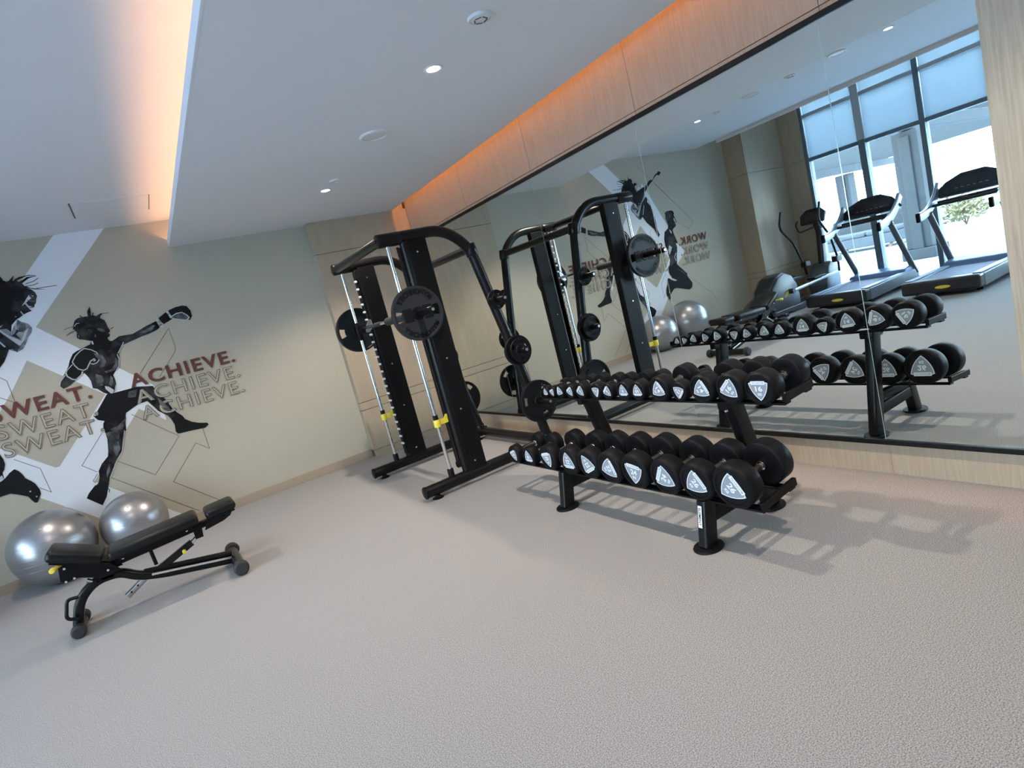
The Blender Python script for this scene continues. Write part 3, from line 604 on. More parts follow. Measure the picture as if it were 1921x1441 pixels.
# ================================================================== exercise balls
def ball(loc, r, label):
    t = thing('exercise_ball', label, 'exercise ball', loc, 0, 'silver exercise balls')
    bm = bmesh.new(); bmesh.ops.create_uvsphere(bm, u_segments=64, v_segments=40, radius=r)
    for v in bm.verts:
        v.co.z += r
        if v.co.z < 0.012: v.co.z = 0.0 + v.co.z*0.2
    obj('shell', bm, 'ball_silver', t, smooth=180)
    pl = cyl((0, -r*0.75, r*1.665), (0, -r*0.752, r*1.67), 0.009, 12)
    obj('valve_plug', pl, 'white_plastic', t)
    rings = bmesh.new()
    for k in range(-2, 3):
        zz = k*0.05*r/0.3; rr_ = math.sqrt(r*r - zz*zz)
        sweep(rings, [Vector((rr_*math.cos(a*2*PI/48)*1.0008, rr_*math.sin(a*2*PI/48)*1.0008, r+zz)) for a in range(49)], circ(0.0012, 5), caps=False)
    obj('grip_ribs', rings, 'ball_silver', t, smooth=180)
    return t
ball((-1.065, 6.31, 0), 0.316, 'large silver exercise ball, the left one behind the bench')
ball((-0.470, 6.36, 0), 0.270, 'smaller silver exercise ball, the right one against the mural')

# ================================================================== adjustable bench
bn = thing('adjustable_bench', 'black adjustable weight bench with tipped-up seat and yellow knobs', 'weight bench', (-0.33, 4.72, 0))
def B(name, bm, m, smooth=None, parent=bn):
    o = obj(name, bm, m, parent, smooth=smooth)
    if parent is bn: W(o)
    return o
def pad(name, x0, z0, x1, z1, y0, y1, th):
    """cushion whose underside runs from (x0,z0) to (x1,z1)"""
    L = math.hypot(x1-x0, z1-z0); a = math.atan2(z1-z0, x1-x0)
    bm = box(bmesh.new(), (0,0,0), (L, y1-y0, th), None, 0.028, 4)
    bmesh.ops.transform(bm, matrix=Matrix.Translation(((x0+x1)/2, (y0+y1)/2, (z0+z1)/2)) @ Matrix.Rotation(-a,4,'Y') @ Matrix.Translation((0,0,th/2)), verts=bm.verts[:])
    o = B(name, bm, 'vinyl', 40)
    bs = box(bmesh.new(), (0,0,0), (L*0.82, (y1-y0)*0.86, 0.012))
    bmesh.ops.transform(bs, matrix=Matrix.Translation(((x0+x1)/2, (y0+y1)/2, (z0+z1)/2)) @ Matrix.Rotation(-a,4,'Y') @ Matrix.Translation((0,0,-0.004)), verts=bs.verts[:])
    obj('base_board', bs, 'black_metal', o)
    return o
pad('seat', -0.855, 0.530, -0.590, 0.390, 4.585, 4.865, 0.075)
pad('backrest', -0.545, 0.385, 0.005, 0.415, 4.585, 4.865, 0.07)
pad('headrest', 0.052, 0.412, 0.255, 0.425, 4.60, 4.85, 0.065)
# main curved frame: front leg up and over, then down to the rear foot
pth = fillet([(-0.825,4.72,0.05),(-0.775,4.72,0.20),(-0.66,4.72,0.285),(-0.52,4.72,0.275),(-0.44,4.72,0.205),(-0.30,4.72,0.155),(0.14,4.72,0.055)], 0.12, 6)
B('main_frame', sweep(bmesh.new(), pth, rrect(0.07,0.06,0.022)), 'black_satin', 50)
B('spine_rail', sweep(bmesh.new(), [(-0.40,4.72,0.215),(0.13,4.72,0.105)], rrect(0.05,0.03,0.01)), 'black_metal', 50)
B('adjust_track', sweep(bmesh.new(), [(-0.36,4.668,0.190),(0.12,4.668,0.086)], rrect(0.008,0.016,0.002)), 'chrome', 50)
B('front_foot', cyl((-0.815,4.62,0.035),(-0.815,4.88,0.035),0.03), 'black_satin', 40)
for y in (4.60, 4.89): B('rubber_foot', lathe([(0,-0.035),(0.030,-0.035),(0.041,-0.025),(0.043,0),(0.041,0.025),(0.030,0.035),(0,0.035)], 22, None, Matrix.Translation((-0.815,y,0.043)) @ AXY), 'grip_grey', 40)
B('rear_foot', cyl((0.145,4.47,0.050),(0.145,4.98,0.050),0.038), 'black_satin', 40)
for y in (4.455, 4.995): B('wheel', lathe([(0,-0.03),(0.038,-0.03),(0.050,-0.02),(0.052,0),(0.050,0.02),(0.038,0.03),(0,0.03)], 24, None, Matrix.Translation((0.150,y,0.052)) @ AXY), 'grip_grey', 40)
B('carry_handle', tube([(-0.765,4.66,0.235),(-0.825,4.66,0.245),(-0.862,4.66,0.125),(-0.80,4.66,0.10)], 0.011, 10, 0.03), 'black_satin', 40)
# side brackets
B('seat_bracket', prism([(-0.80,0.50),(-0.55,0.37),(-0.50,0.30),(-0.62,0.30),(-0.74,0.36),(-0.79,0.35),(-0.82,0.37)], 4.655, 4.665), 'black_metal')
B('seat_bracket', prism([(-0.80,0.50),(-0.55,0.37),(-0.50,0.30),(-0.62,0.30),(-0.74,0.36),(-0.79,0.35),(-0.82,0.37)], 4.775, 4.785), 'black_metal')
B('backrest_beam', sweep(bmesh.new(), [(-0.60,4.72,0.345),(-0.10,4.72,0.372),(0.20,4.72,0.395)], rrect(0.06,0.045,0.01)), 'black_metal', 50)
B('headrest_bracket', prism([(0.06,0.425),(0.23,0.432),(0.20,0.39),(0.15,0.37),(0.02,0.35)], 4.63, 4.64), 'black_metal')
B('pivot_post', prism([(-0.66,0.27),(-0.56,0.27),(-0.53,0.36),(-0.60,0.40)], 4.685, 4.755), 'black_metal')
B('telescopic_strut', sweep(bmesh.new(), [(-0.33,4.72,0.185),(-0.08,4.72,0.285)], rrect(0.045,0.045,0.008)), 'black_satin', 50)
B('strut_rod', cyl((-0.08,4.72,0.285),(-0.03,4.72,0.315),0.014), 'chrome', 40)
B('strut_clevis', prism([(-0.05,0.30),(0.0,0.30),(0.01,0.38),(-0.05,0.38)], 4.69, 4.75), 'black_metal')
B('lower_tube', cyl((-0.53,4.70,0.105),(-0.40,4.72,0.175),0.022,18,None,0.022), 'steel', 40)
B('tube_hole', cyl((-0.500,4.676,0.126),(-0.500,4.690,0.126),0.006,10), 'black_metal')
B('tube_hole', cyl((-0.455,4.684,0.150),(-0.455,4.696,0.150),0.006,10), 'black_metal')
B('short_post', cyl((-0.32,4.72,0.23),(-0.325,4.72,0.36),0.012), 'black_metal', 40)
B('pop_pin', cyl((-0.14,4.69,0.255),(-0.14,4.665,0.250),0.013,14,None,None,0.003), 'yellow', 40)
B('seat_lever', tube([(-0.78,4.66,0.475),(-0.80,4.60,0.478),(-0.815,4.55,0.478)], 0.010, 10), 'yellow', 40)
B('lever_knob', cyl((-0.812,4.565,0.478),(-0.818,4.525,0.478),0.016,14,None,None,0.004), 'yellow', 40)
B('seat_pivot_tube', cyl((-0.70,4.70,0.31),(-0.66,4.70,0.275),0.012), 'chrome', 40)
for x, z in ((-0.775,0.445),(-0.745,0.365),(-0.79,0.362),(-0.57,0.335),(-0.475,0.375),(-0.085,0.395),(0.155,0.405)):
    B('bolt', cyl((x,4.630,z),(x,4.646,z),0.0075,10), 'chrome', 40)

# ================================================================== smith machine
Y1, Y2 = 4.262, 5.50
sm = thing('smith_machine', 'tall black smith machine with chrome guide rods beside the mirror', 'smith machine', (2.1, (Y1+Y2)/2, 0))
def S_(name, bm, m, smooth=None, parent=sm, label=None):
    o = obj(name, bm, m, parent, smooth=smooth)
    if parent is sm: W(o)
    if label: o['label'] = label
    return o
peg_me = None
for Yc, inn in ((Y1, 1), (Y2, -1)):
    S_('base_tube', tube([(1.505,Yc,0.075),(2.80,Yc,0.075)], 0.046, 20), 'black_satin', 40)
    S_('end_cap', lathe([(0,-0.006),(0.042,-0.006),(0.049,-0.002),(0.049,0.012),(0,0.012)], 20, None, Matrix.Translation((1.503,Yc,0.075)) @ AXX), 'black_rubber', 40)
    for xx in (1.60, 2.68):
        S_('levelling_foot', lathe([(0,0),(0.045,0),(0.047,0.006),(0.025,0.016),(0.016,0.035),(0,0.035)], 20, None, Matrix.Translation((xx,Yc,0))), 'black_rubber', 40)
    S_('guide_rod', cyl((1.76,Yc,0.12),(1.76,Yc,2.0),0.0145,18), 'chrome', 40, label='chrome guide rod')
    S_('rod_socket', cyl((1.76,Yc,0.10),(1.76,Yc,0.185),0.026,18,None,None,0.004), 'black_rubber', 40)
    up_ = S_('upright', bx(1.905,2.075,Yc-0.035,Yc+0.035,0.085,2.0,0.008), 'black_metal')
    S_('upright_tube', tube([(1.895,Yc,0.12),(1.895,Yc,1.985)], 0.032, 18), 'black_satin', 40)
    S_('peg_plate', bx(1.855,1.868,Yc+inn*0.006,Yc+inn*0.05,0.16,1.95,0.002), 'black_metal')
    S_('peg_bar', cyl((1.862,Yc+inn*0.052,0.15),(1.862,Yc+inn*0.052,1.96),0.011,12), 'black_metal', 40)
    for k in range(23):
        z = 0.27 + k*0.0727
        if peg_me is None:
            p_ = S_('peg', cyl((0,-0.017,0),(0,0.017,0),0.0105,10), 'bright_pin', 40); peg_me = p_; bright_pin_mesh = p_.data
        else:
            p_ = peg_me.copy(); COL.objects.link(p_); p_.matrix_parent_inverse = Matrix.Translation(sm.location).inverted()
        if inn > 0:
            if 'dark_pin' not in globals(): dark_pin = p_.data.copy(); dark_pin.materials.clear(); dark_pin.materials.append(MATS['black_metal'])
            p_.data = dark_pin
        else: p_.data = bright_pin_mesh
        p_.location = (1.846 if inn < 0 else 1.872, Yc+inn*0.060, z)
    S_('buffer', cyl((1.862,Yc+inn*0.05,0.16),(1.862,Yc+inn*0.05,0.20),0.02,14), 'black_rubber', 40)
    for z in (0.18, 0.62, 1.04, 1.89):
        S_('bolt', cyl((1.975,Yc-0.040,z),(1.975,Yc-0.033,z),0.0075,10), 'chrome', 40)
    S_('top_hub', cyl((1.685,Yc,2.020),(1.875,Yc,2.020),0.052,22,None,None,0.008), 'black_satin', 40)
    leg = fillet([(1.80,Yc,2.028),(2.25,Yc,2.028),(2.45,Yc,1.86),(2.60,Yc,1.02),(2.735,Yc,0.10)], 0.16, 8)
    S_('rear_leg', sweep(bmesh.new(), leg, circ(0.043,18)), 'black_satin', 50)
    S_('joint_collar', cyl((2.448,Yc,1.875),(2.466,Yc,1.775),0.052,20,None,None,0.008), 'black_satin', 40)
    S_('joint_collar', cyl((2.725,Yc,0.155),(2.738,Yc,0.075),0.052,20,None,None,0.008), 'black_satin', 40)
    st = S_('safety_stop', cyl((1.76,Yc,0.535),(1.76,Yc,0.595),0.027,18,None,None,0.003), 'yellow', 40, label='yellow safety stop')
    S_('stop_arm', bx(1.765,1.862,Yc+inn*0.004,Yc+inn*0.016,0.545,0.588,0.002), 'yellow', parent=st)
    S_('stop_hook', prism([(1.835,0.588),(1.862,0.588),(1.862,0.615),(1.850,0.612),(1.845,0.60)], Yc+inn*0.002, Yc+inn*0.020), 'yellow', parent=st)
    S_('stop_collar', cyl((1.76,Yc,0.597),(1.76,Yc,0.632),0.021,16), 'black_rubber', 40, parent=st)
    S_('bearing_sleeve', cyl((1.76,Yc,1.33),(1.76,Yc,1.50),0.025,18,None,None,0.003), 'black_metal', 40)
    S_('bar_carriage', bx(1.745,1.835,Yc-0.024,Yc+0.024,1.39,1.475,0.006), 'black_metal')
    hook = S_('catch_hook', prism([(1.845,1.505),(1.80,1.44),(1.79,1.395),(1.82,1.385),(1.85,1.41),(1.87,1.44),(1.868,1.50)], Yc+inn*0.10, Yc+inn*0.116, None, 0.002), 'steel', label='silver catch hook')
    # storage horns on the rear leg, pointing outwards
    for x, z, ln in ((2.53,1.385,0.16), (2.61,0.93,0.16), (2.685,0.46,0.20)):
        h_ = S_('storage_horn', cyl((x,Yc-inn*0.03,z),(x,Yc-inn*(0.05+ln),z),0.024,18,None,None,0.003), 'black_metal', 40)
        S_('horn_collar', cyl((x,Yc-inn*0.035,z),(x,Yc-inn*0.055,z),0.042,18), 'black_metal', 40, parent=h_)
        S_('horn_tip', cyl((x,Yc-inn*(0.05+ln),z),(x,Yc-inn*(0.058+ln),z),0.012,12), 'steel', 40, parent=h_)
S_('top_crossbar', tube([(1.715,Y1,2.02),(1.715,Y2,2.02)], 0.036, 18), 'black_satin', 40)
S_('rear_crossbar', tube([(2.445,Y1,1.835),(2.445,Y2,1.835)], 0.034, 18), 'black_satin', 40)
S_('base_crossbar', tube([(2.745,Y1-0.05,0.078),(2.745,Y2+0.05,0.078)], 0.044, 18), 'black_satin', 40)
bar = S_('barbell', cyl((1.80,3.87,1.435),(1.80,5.90,1.435),0.0155,18), 'chrome', 40)
for y0, y1 in ((3.862, 4.20), (5.56, 5.91)):
    S_('bar_sleeve', cyl((1.80,y0,1.435),(1.80,y1,1.435),0.0245,20,None,None,0.003), 'black_metal', 40, parent=bar)
S_('sleeve_tip', cyl((1.80,3.855,1.435),(1.80,3.863,1.435),0.012,12), 'chrome', 40, parent=bar)
S_('sleeve_tip', cyl((1.80,5.908,1.435),(1.80,5.916,1.435),0.012,12), 'chrome', 40, parent=bar)
for y0, y1 in ((4.40, 4.80), (4.96, 5.12)):
    S_('bar_grip', cyl((1.80,y0,1.435),(1.80,y1,1.435),0.033 if y0 < 4.9 else 0.02,20,None,None,0.004), 'grip_grey', 40, parent=bar)

# ------------------------------------------------------------------ weight plates
def plate_mesh(r, th, slots=3):
    """disc with raised rim and hub, and open grip slots; axis along y, front face at -y"""
    bm = bmesh.new(); k = 48; hub = 0.036 if r > 0.1 else 0.03
    slot_in, slot_out = r*0.60, r*0.86
    def is_slot(a):
        for s in range(slots):
            c_ = 2*PI*s/slots + PI
            d = abs((a - c_ + PI) % (2*PI) - PI)
            if d < 0.30: return True
        return False
    rads = [(0.0255,0.5),(hub,0.5),(hub+0.006,0.34),(slot_in,0.34),(slot_out,0.34),(r*0.90,0.38),(r*0.92,0.5),(r*0.985,0.5),(r,0.42)]
    rings = {}
    for side in (-1, 1):
        for i, (q, h) in enumerate(rads):
            rings[side,i] = [bm.verts.new((q*math.cos(2*PI*j/k), side*h*th, q*math.sin(2*PI*j/k))) for j in range(k)]
    for j in range(k):
        jn = (j+1)%k; am = 2*PI*(j+0.5)/k; sl_ = slots and is_slot(am)
        for i in range(len(rads)-1):
            if sl_ and i == 3: continue
            for side in (-1, 1):
                bm.faces.new((rings[side,i][j], rings[side,i][jn], rings[side,i+1][jn], rings[side,i+1][j]))
        for i in (0, len(rads)-1):
            bm.faces.new((rings[-1,i][j], rings[-1,i][jn], rings[1,i][jn], rings[1,i][j]))
        if sl_:
            for i in (3, 4): bm.faces.new((rings[-1,i][j], rings[-1,i][jn], rings[1,i][jn], rings[1,i][j]))
            if not is_slot(2*PI*(j-0.5)/k): bm.faces.new((rings[-1,3][j], rings[-1,4][j], rings[1,4][j], rings[1,3][j]))
            if not is_slot(2*PI*(j+1.5)/k): bm.faces.new((rings[-1,3][jn], rings[-1,4][jn], rings[1,4][jn], rings[1,3][jn]))
    return bm
def arc_text(s, r, size, a0, a1, m, y, parent, flip=False):
    """letters along an arc on the face at depth y, seen from -y"""
    bm = bmesh.new(); n_ = len(s)
    for i, ch_ in enumerate(s):
        a = a0 + (a1-a0)*i/(n_-1)
        me = text_mesh(ch_, size, align='CENTER', bold=0.004)
        t0 = len(bm.verts)
        M = Matrix.Translation((r*math.cos(a), y, r*math.sin(a))) @ Matrix.Rotation(-(a - (PI/2 if not flip else -PI/2)), 4, 'Y') @ Matrix.Rotation(PI/2, 4, 'X') @ Matrix.Translation((0, 0 if not flip else -size*0.7, 0))
        m2 = me.copy(); m2.transform(M); bm.from_mesh(m2); bpy.data.meshes.remove(m2)
    return obj('embossed_lettering', bm, m, parent)
def big_plate(loc, r, th, label, face=-1, bars=True, spin=0.0, rim='plate_grey'):
    t = thing('weight_plate', label, 'weight plate', loc, 0, 'black weight plates on the smith machine')
    bm = plate_mesh(r, th, 2 if bars else 3)
    bmesh.ops.transform(bm, matrix=Matrix.Rotation(spin,4,'Y'), verts=bm.verts[:])
    obj('disc', bm, rim, t, smooth=35)
    if bars:
        for sx in (-1, 1):
            b_ = bmesh.new(); box(b_, (sx*r*0.40, face*th*0.36, 0), (r*0.36, th*0.2, r*0.50), None, 0.004)
            bmesh.ops.transform(b_, matrix=Matrix.Rotation(spin,4,'Y'), verts=b_.verts[:])
            obj('web', b_, 'black_rubber', t)
    if face == -1:
        arc_text('TECHNOGYM', r*0.70, r*0.24, math.radians(140)-spin, math.radians(40)-spin, 'black_rubber', -th*0.345-0.002, t)
        arc_text('TECHNOGYM', r*0.72, r*0.24, math.radians(220)-spin, math.radians(320)-spin, 'black_rubber', -th*0.345-0.002, t, True)
    hb_ = lathe([(0.026,-th*0.55),(0.045,-th*0.55),(0.05,-th*0.4),(0.05,th*0.4),(0.045,th*0.55),(0.026,th*0.55)], 24, None, AXY)
    obj('hub_ring', hb_, 'black_metal', t, smooth=40)
    return t
big_plate((1.80, 4.135, 1.435), 0.206, 0.036, 'large black plate on the near end of the smith bar', -1, True, 0.0)
big_plate((1.80, 5.635, 1.435), 0.212, 0.036, 'large black plate on the far end of the smith bar', 1, True, 0.0)
def horn_plates(Yc, inn, where):
    sgn = -inn
    big_plate((2.53, Yc+sgn*0.073, 1.385), 0.082, 0.026, 'smallest black plate, top storage horn of the %s rear leg' % where, -1 if sgn < 0 else 1, False, 0.3, 'black_rubber')
    big_plate((2.61, Yc+sgn*0.078, 0.93), 0.128, 0.034, 'medium black plate, middle storage horn of the %s rear leg' % where, -1 if sgn < 0 else 1, False, 0.8, 'black_rubber')
    big_plate((2.61, Yc+sgn*0.113, 0.93), 0.100, 0.028, 'smaller outer plate on the middle storage horn of the %s rear leg' % where, -1 if sgn < 0 else 1, False, 0.5, 'black_rubber')
    big_plate((2.685, Yc+sgn*0.080, 0.46), 0.182, 0.038, 'big black plate, lowest storage horn of the %s rear leg' % where, -1 if sgn < 0 else 1, False, 0.2, 'black_rubber')
horn_plates(Y1, 1, 'near'); horn_plates(Y2, -1, 'far')

# ================================================================== dumbbell rack
rk = thing('dumbbell_rack', 'black two-tier dumbbell rack on round feet before the mirror', 'dumbbell rack', (2.2, 2.45, 0))
def K(name, bm, m, smooth=None, parent=rk, label=None):
    o = obj(name, bm, m, parent, smooth=smooth)
    if parent is rk: W(o)
    if label: o['label'] = label
    return o
RY0, RY1 = 1.52, 3.60
for y in (1.905, 3.02):
    fl = K('front_leg', sweep(bmesh.new(), [(1.955,y,0.01),(2.003,y,0.226)], rrect(0.055,0.085,0.012), upv=(1,0,0)), 'black_satin', 50)
    K('rear_leg', sweep(bmesh.new(), [(2.46,y,0.01),(2.320,y,0.638)], rrect(0.055,0.10,0.014), upv=(1,0,0)), 'black_satin', 50)
    for x in (1.955, 2.46):
        K('foot_plate', lathe([(0,0),(0.066,0),(0.069,0.005),(0.066,0.012),(0.03,0.013),(0,0.013)], 28, None, Matrix.Translation((x,y,0)) @ Matrix.Diagonal((1.15,1,1,1))), 'black_rubber', 40)
    K('cross_strut', sweep(bmesh.new(), [(1.97,y,0.15),(2.43,y,0.15)], rrect(0.05,0.07,0.008)), 'black_metal', 50)
    K('tray_arm', sweep(bmesh.new(), [(1.98,y,0.203),(2.38,y,0.232)], rrect(0.045,0.05,0.006)), 'black_metal', 50)
    K('tray_arm', sweep(bmesh.new(), [(2.24,y,0.617),(2.43,y,0.626)], rrect(0.045,0.04,0.006)), 'black_metal', 50)
    K('bolt', cyl((2.25,y-0.015,0.598),(2.25,y-0.015,0.588),0.009,10), 'steel', 40)
def tray(xa, za, xb, zb, y0, y1):
    """two tilted rails joined by end bars; rails follow the line (xa,za)-(xb,zb)"""
    a = math.atan2(zb-za, xb-xa); R_ = Matrix.Rotation(-a,3,'Y')
    nrm = Vector((-math.sin(a),0,math.cos(a))); d = Vector((math.cos(a),0,math.sin(a)))
    for f_ in (0.07, 0.93):
        c_ = Vector((xa,(y0+y1)/2,za)).lerp(Vector((xb,(y0+y1)/2,zb)), f_)
        K('tray_rail', box(bmesh.new(), c_ - nrm*0.005, (0.046, y1-y0, 0.010), R_, 0.002), 'black_metal')
    for y in (y0, y1):
        c_ = Vector(((xa+xb)/2, y, (za+zb)/2))
        K('tray_end', box(bmesh.new(), c_ + nrm*0.022, ((Vector((xb,0,zb))-Vector((xa,0,za))).length+0.02, 0.02, 0.036), R_, 0.003), 'black_metal')
tray(1.985, 0.240, 2.215, 0.261, 1.575, 3.62)
tray(2.235, 0.646, 2.430, 0.655, 1.553, 3.42)
# sticker on the near front leg
pl = bmesh.new(); box(pl, (0,0,0), (0.0012,0.022,0.105))
Ms = Matrix.Translation((1.941-0.001,1.905,0.165)) @ Matrix.Rotation(math.atan2(0.06,0.26),4,'Y')
bmesh.ops.transform(pl, matrix=Matrix.Translation((0,0,0)) @ Ms, verts=pl.verts[:])
stk = K('leg_sticker', pl, 'sticker_white', label='white sticker with dark lettering')
tm = text_obj('sticker_lettering', 'ELEMENT', 1.0, 'black_metal', Ms @ Matrix.Translation((-0.0016,0.007,0.042)) @ Matrix.Rotation(-PI/2,4,'Z') @ Matrix.Rotation(PI/2,4,'X') @ Matrix.Rotation(-PI/2,4,'Z'), stk, (0.084, 0.014), bold=0.01)

# ------------------------------------------------------------------ dumbbells
SHIELD = []
def shield(r):
    P = [(math.cos(math.radians(a))*r, math.sin(math.radians(a))*r) for a in (150, 30, 270)]; out = []
    for i in range(3):
        a, b2 = Vector(P[i]), Vector(P[(i+1)%3]); mid = (a+b2)/2; o_ = mid.normalized()*r*0.17
        for k in range(7):
            t = k/7; out.append(tuple(a.lerp(b2,t) + o_*4*t*(1-t)))
    return out
def dumbbell(front_x, y, zc, r, L, gap, kg, rot, tilt, label, group):
    """axis along x; front face (with the badge) looks to -x"""
    t = thing('dumbbell', label, 'dumbbell', (front_x+L/2, y, zc), 0, group)
    t.rotation_euler = (0, -tilt, 0)
    th = (L-gap)/2; bv = min(0.008, r*0.1)
    for s in (-1, 1):
        c_ = s*(gap/2 + th/2)
        prof = [(0,-th/2*1.0),(r*0.60,-th/2),(r*0.76,-th/2-0.0),(r*0.78,-th/2-0.004),(r-bv*1.2,-th/2-0.004),(r-bv*0.35,-th/2+bv*0.35),(r,-th/2+bv),(r,th/2-bv),(r-bv*0.35,th/2-bv*0.35),(r-bv,th/2),(r*0.45,th/2),(0,th/2)]
        if s > 0: prof = [(q, -h) for q, h in prof][::-1]
        obj('head', lathe(prof, 36, None, Matrix.Translation((c_,0,0)) @ AXX), 'black_rubber', t, smooth=35)
    hd = obj('handle', lathe([(0,-gap/2),(0.0135,-gap/2),(0.0150,-gap/4),(0.0162,0),(0.0150,gap/4),(0.0135,gap/2),(0,gap/2)], 20, None, AXX), 'bronze_steel', t, smooth=40)
    for s in (-1, 1):
        obj('collar', cyl((s*gap/2,0,0),(s*(gap/2-0.014),0,0),0.0225,20,None,None,0.003), 'chrome', hd, smooth=40)
    for end in (0, 1):
        badge(t, L, r, kg, rot + end*2.1, end)
    return t
def badge(t, L, r, kg, rot, end):
    fx = -L/2 - 0.0005; q = r*0.72
    Mb = (Matrix.Rotation(PI, 4, 'Z') if end else Matrix.Identity(4)) @ Matrix.Rotation(rot, 4, 'X')
    def face(pts, dx):
        bm = bmesh.new(); flat_ = [bm.verts.new((fx-dx, -a, b2)) for a, b2 in pts]; bm.faces.new(flat_); bmesh.ops.transform(bm, matrix=Mb, verts=bm.verts[:]); return bm
    e_ = bmesh.new(); sh_ = shield(q)
    va = [e_.verts.new((fx, -a, b2)) for a, b2 in sh_]; vb = [e_.verts.new((fx-0.0016, -a*0.98, b2*0.98)) for a, b2 in sh_]
    e_.faces.new(vb)
    for i in range(len(va)): e_.faces.new((va[i], va[(i+1)%len(va)], vb[(i+1)%len(va)], vb[i]))
    bmesh.ops.transform(e_, matrix=Mb, verts=e_.verts[:])
    bd = obj('badge', e_, 'sticker_grey', t); bd['label'] = 'grey triangular badge reading %d' % kg
    w = q*1.25; h = q*0.30; zb = q*0.36
    obj('badge_bar', face([(-w/2,zb),(w/2,zb),(w/2,zb+h),(-w/2,zb+h)], 0.0022), 'sticker_white', bd)
    rim = bmesh.new(); sc = [(a*0.98, b2*0.98) for a, b2 in sh_]; si = [(a*0.90, b2*0.90) for a, b2 in sh_]
    oa = [rim.verts.new((fx-0.0019,-a,b2)) for a, b2 in sc]; ob = [rim.verts.new((fx-0.0019,-a,b2)) for a, b2 in si]
    for i in range(len(oa)): rim.faces.new((oa[i], oa[(i+1)%len(oa)], ob[(i+1)%len(oa)], ob[i]))
    bmesh.ops.transform(rim, matrix=Mb, verts=rim.verts[:])
    obj('badge_rim', rim, 'sticker_white', bd)
    base = Matrix.Translation((fx-0.0024,0,0)) @ Matrix(((0,0,-1,0),(-1,0,0,0),(0,1,0,0),(0,0,0,1)))
    s_ = str(kg); nw = q*0.62 if len(s_) == 2 else q*0.3
    text_obj('badge_number', s_, 1.0, 'sticker_white', Mb @ base @ Matrix.Translation((-nw/2,-q*0.20,0)), bd, (nw, q*0.44), bold=0.03)
    text_obj('badge_unit', 'KG', 1.0, 'sticker_white', Mb @ base @ Matrix.Translation((-q*0.16,-q*0.55,0)), bd, (q*0.32, q*0.22), bold=0.05)
    text_obj('badge_wordmark', 'TECHNOGYM', 1.0, 'sticker_grey', Mb @ base @ Matrix.Translation((-w*0.43,zb+h*0.22,0.0003)), bd, (w*0.86, h*0.56), bold=0.005)
rots = random.Random(11)
ordw = ['leftmost','second from left','third from left','fourth from left','fifth from left','sixth from left','seventh from left','eighth from left','ninth from left','tenth from left','eleventh from left','twelfth from left','thirteenth from left','rightmost']
# centre y, radius, kg, badge turn (degrees)
LOWER = [(3.535,0.066,18,-20),(3.345,0.070,18,180),(3.11,0.086,20,-10),(2.885,0.090,22,180),(2.695,0.093,22,155),(2.505,0.095,22,75),(2.305,0.098,24,10),(2.09,0.097,24,-60),(1.895,0.097,26,60),(1.690,0.105,26,60)]
UPPER = [(3.355,0.039,2,180),(3.275,0.040,2,-20),(3.175,0.049,4,-70),(3.06,0.050,4,-30),(2.945,0.054,6,-40),(2.795,0.052,6,120),(2.69,0.052,8,-45),(2.545,0.057,8,180),(2.43,0.057,10,180),(2.255,0.070,14,60),(2.13,0.054,12,130),(1.965,0.074,14,65),(1.80,0.076,16,-45),(1.64,0.078,16,0)]
tl = math.atan2(0.021, 0.23); tu = math.atan2(0.01, 0.23)
for i, (y, r, kg, d) in enumerate(LOWER):
    L = 0.265 + (r-0.066)*1.35; x0 = 1.945 + (0.105-r)*0.25
    zc = 0.240 + (x0+L/2-1.985)*0.021/0.23 + (r+0.001)/math.cos(tl)
    pos = 'rightmost' if i == 9 else ordw[i]
    dumbbell(x0, y, zc, r, L, 0.145, kg, math.radians(d), tl, ('black round dumbbell marked %d, %s on the lower tier' % (kg, pos) if kg in (24, 26) else 'black round dumbbell with triangular badge, %s on the lower tier' % pos), 'dumbbells on the lower tier')
for i, (y, r, kg, d) in enumerate(UPPER):
    L = 0.225 + (r-0.048)*1.9; x0 = 2.330 - L/2
    zc = 0.645 + (x0+L/2-2.215)*0.01/0.23 + (r+0.001)/math.cos(tu)
    dumbbell(x0, y, zc, r, L, 0.115, kg, math.radians(d), tu, ('black round dumbbell marked %d, %s on the upper tier' % (kg, ordw[i]) if kg == 16 and i == 13 else 'black round dumbbell with triangular badge, %s on the upper tier' % ordw[i]), 'dumbbells on the upper tier')

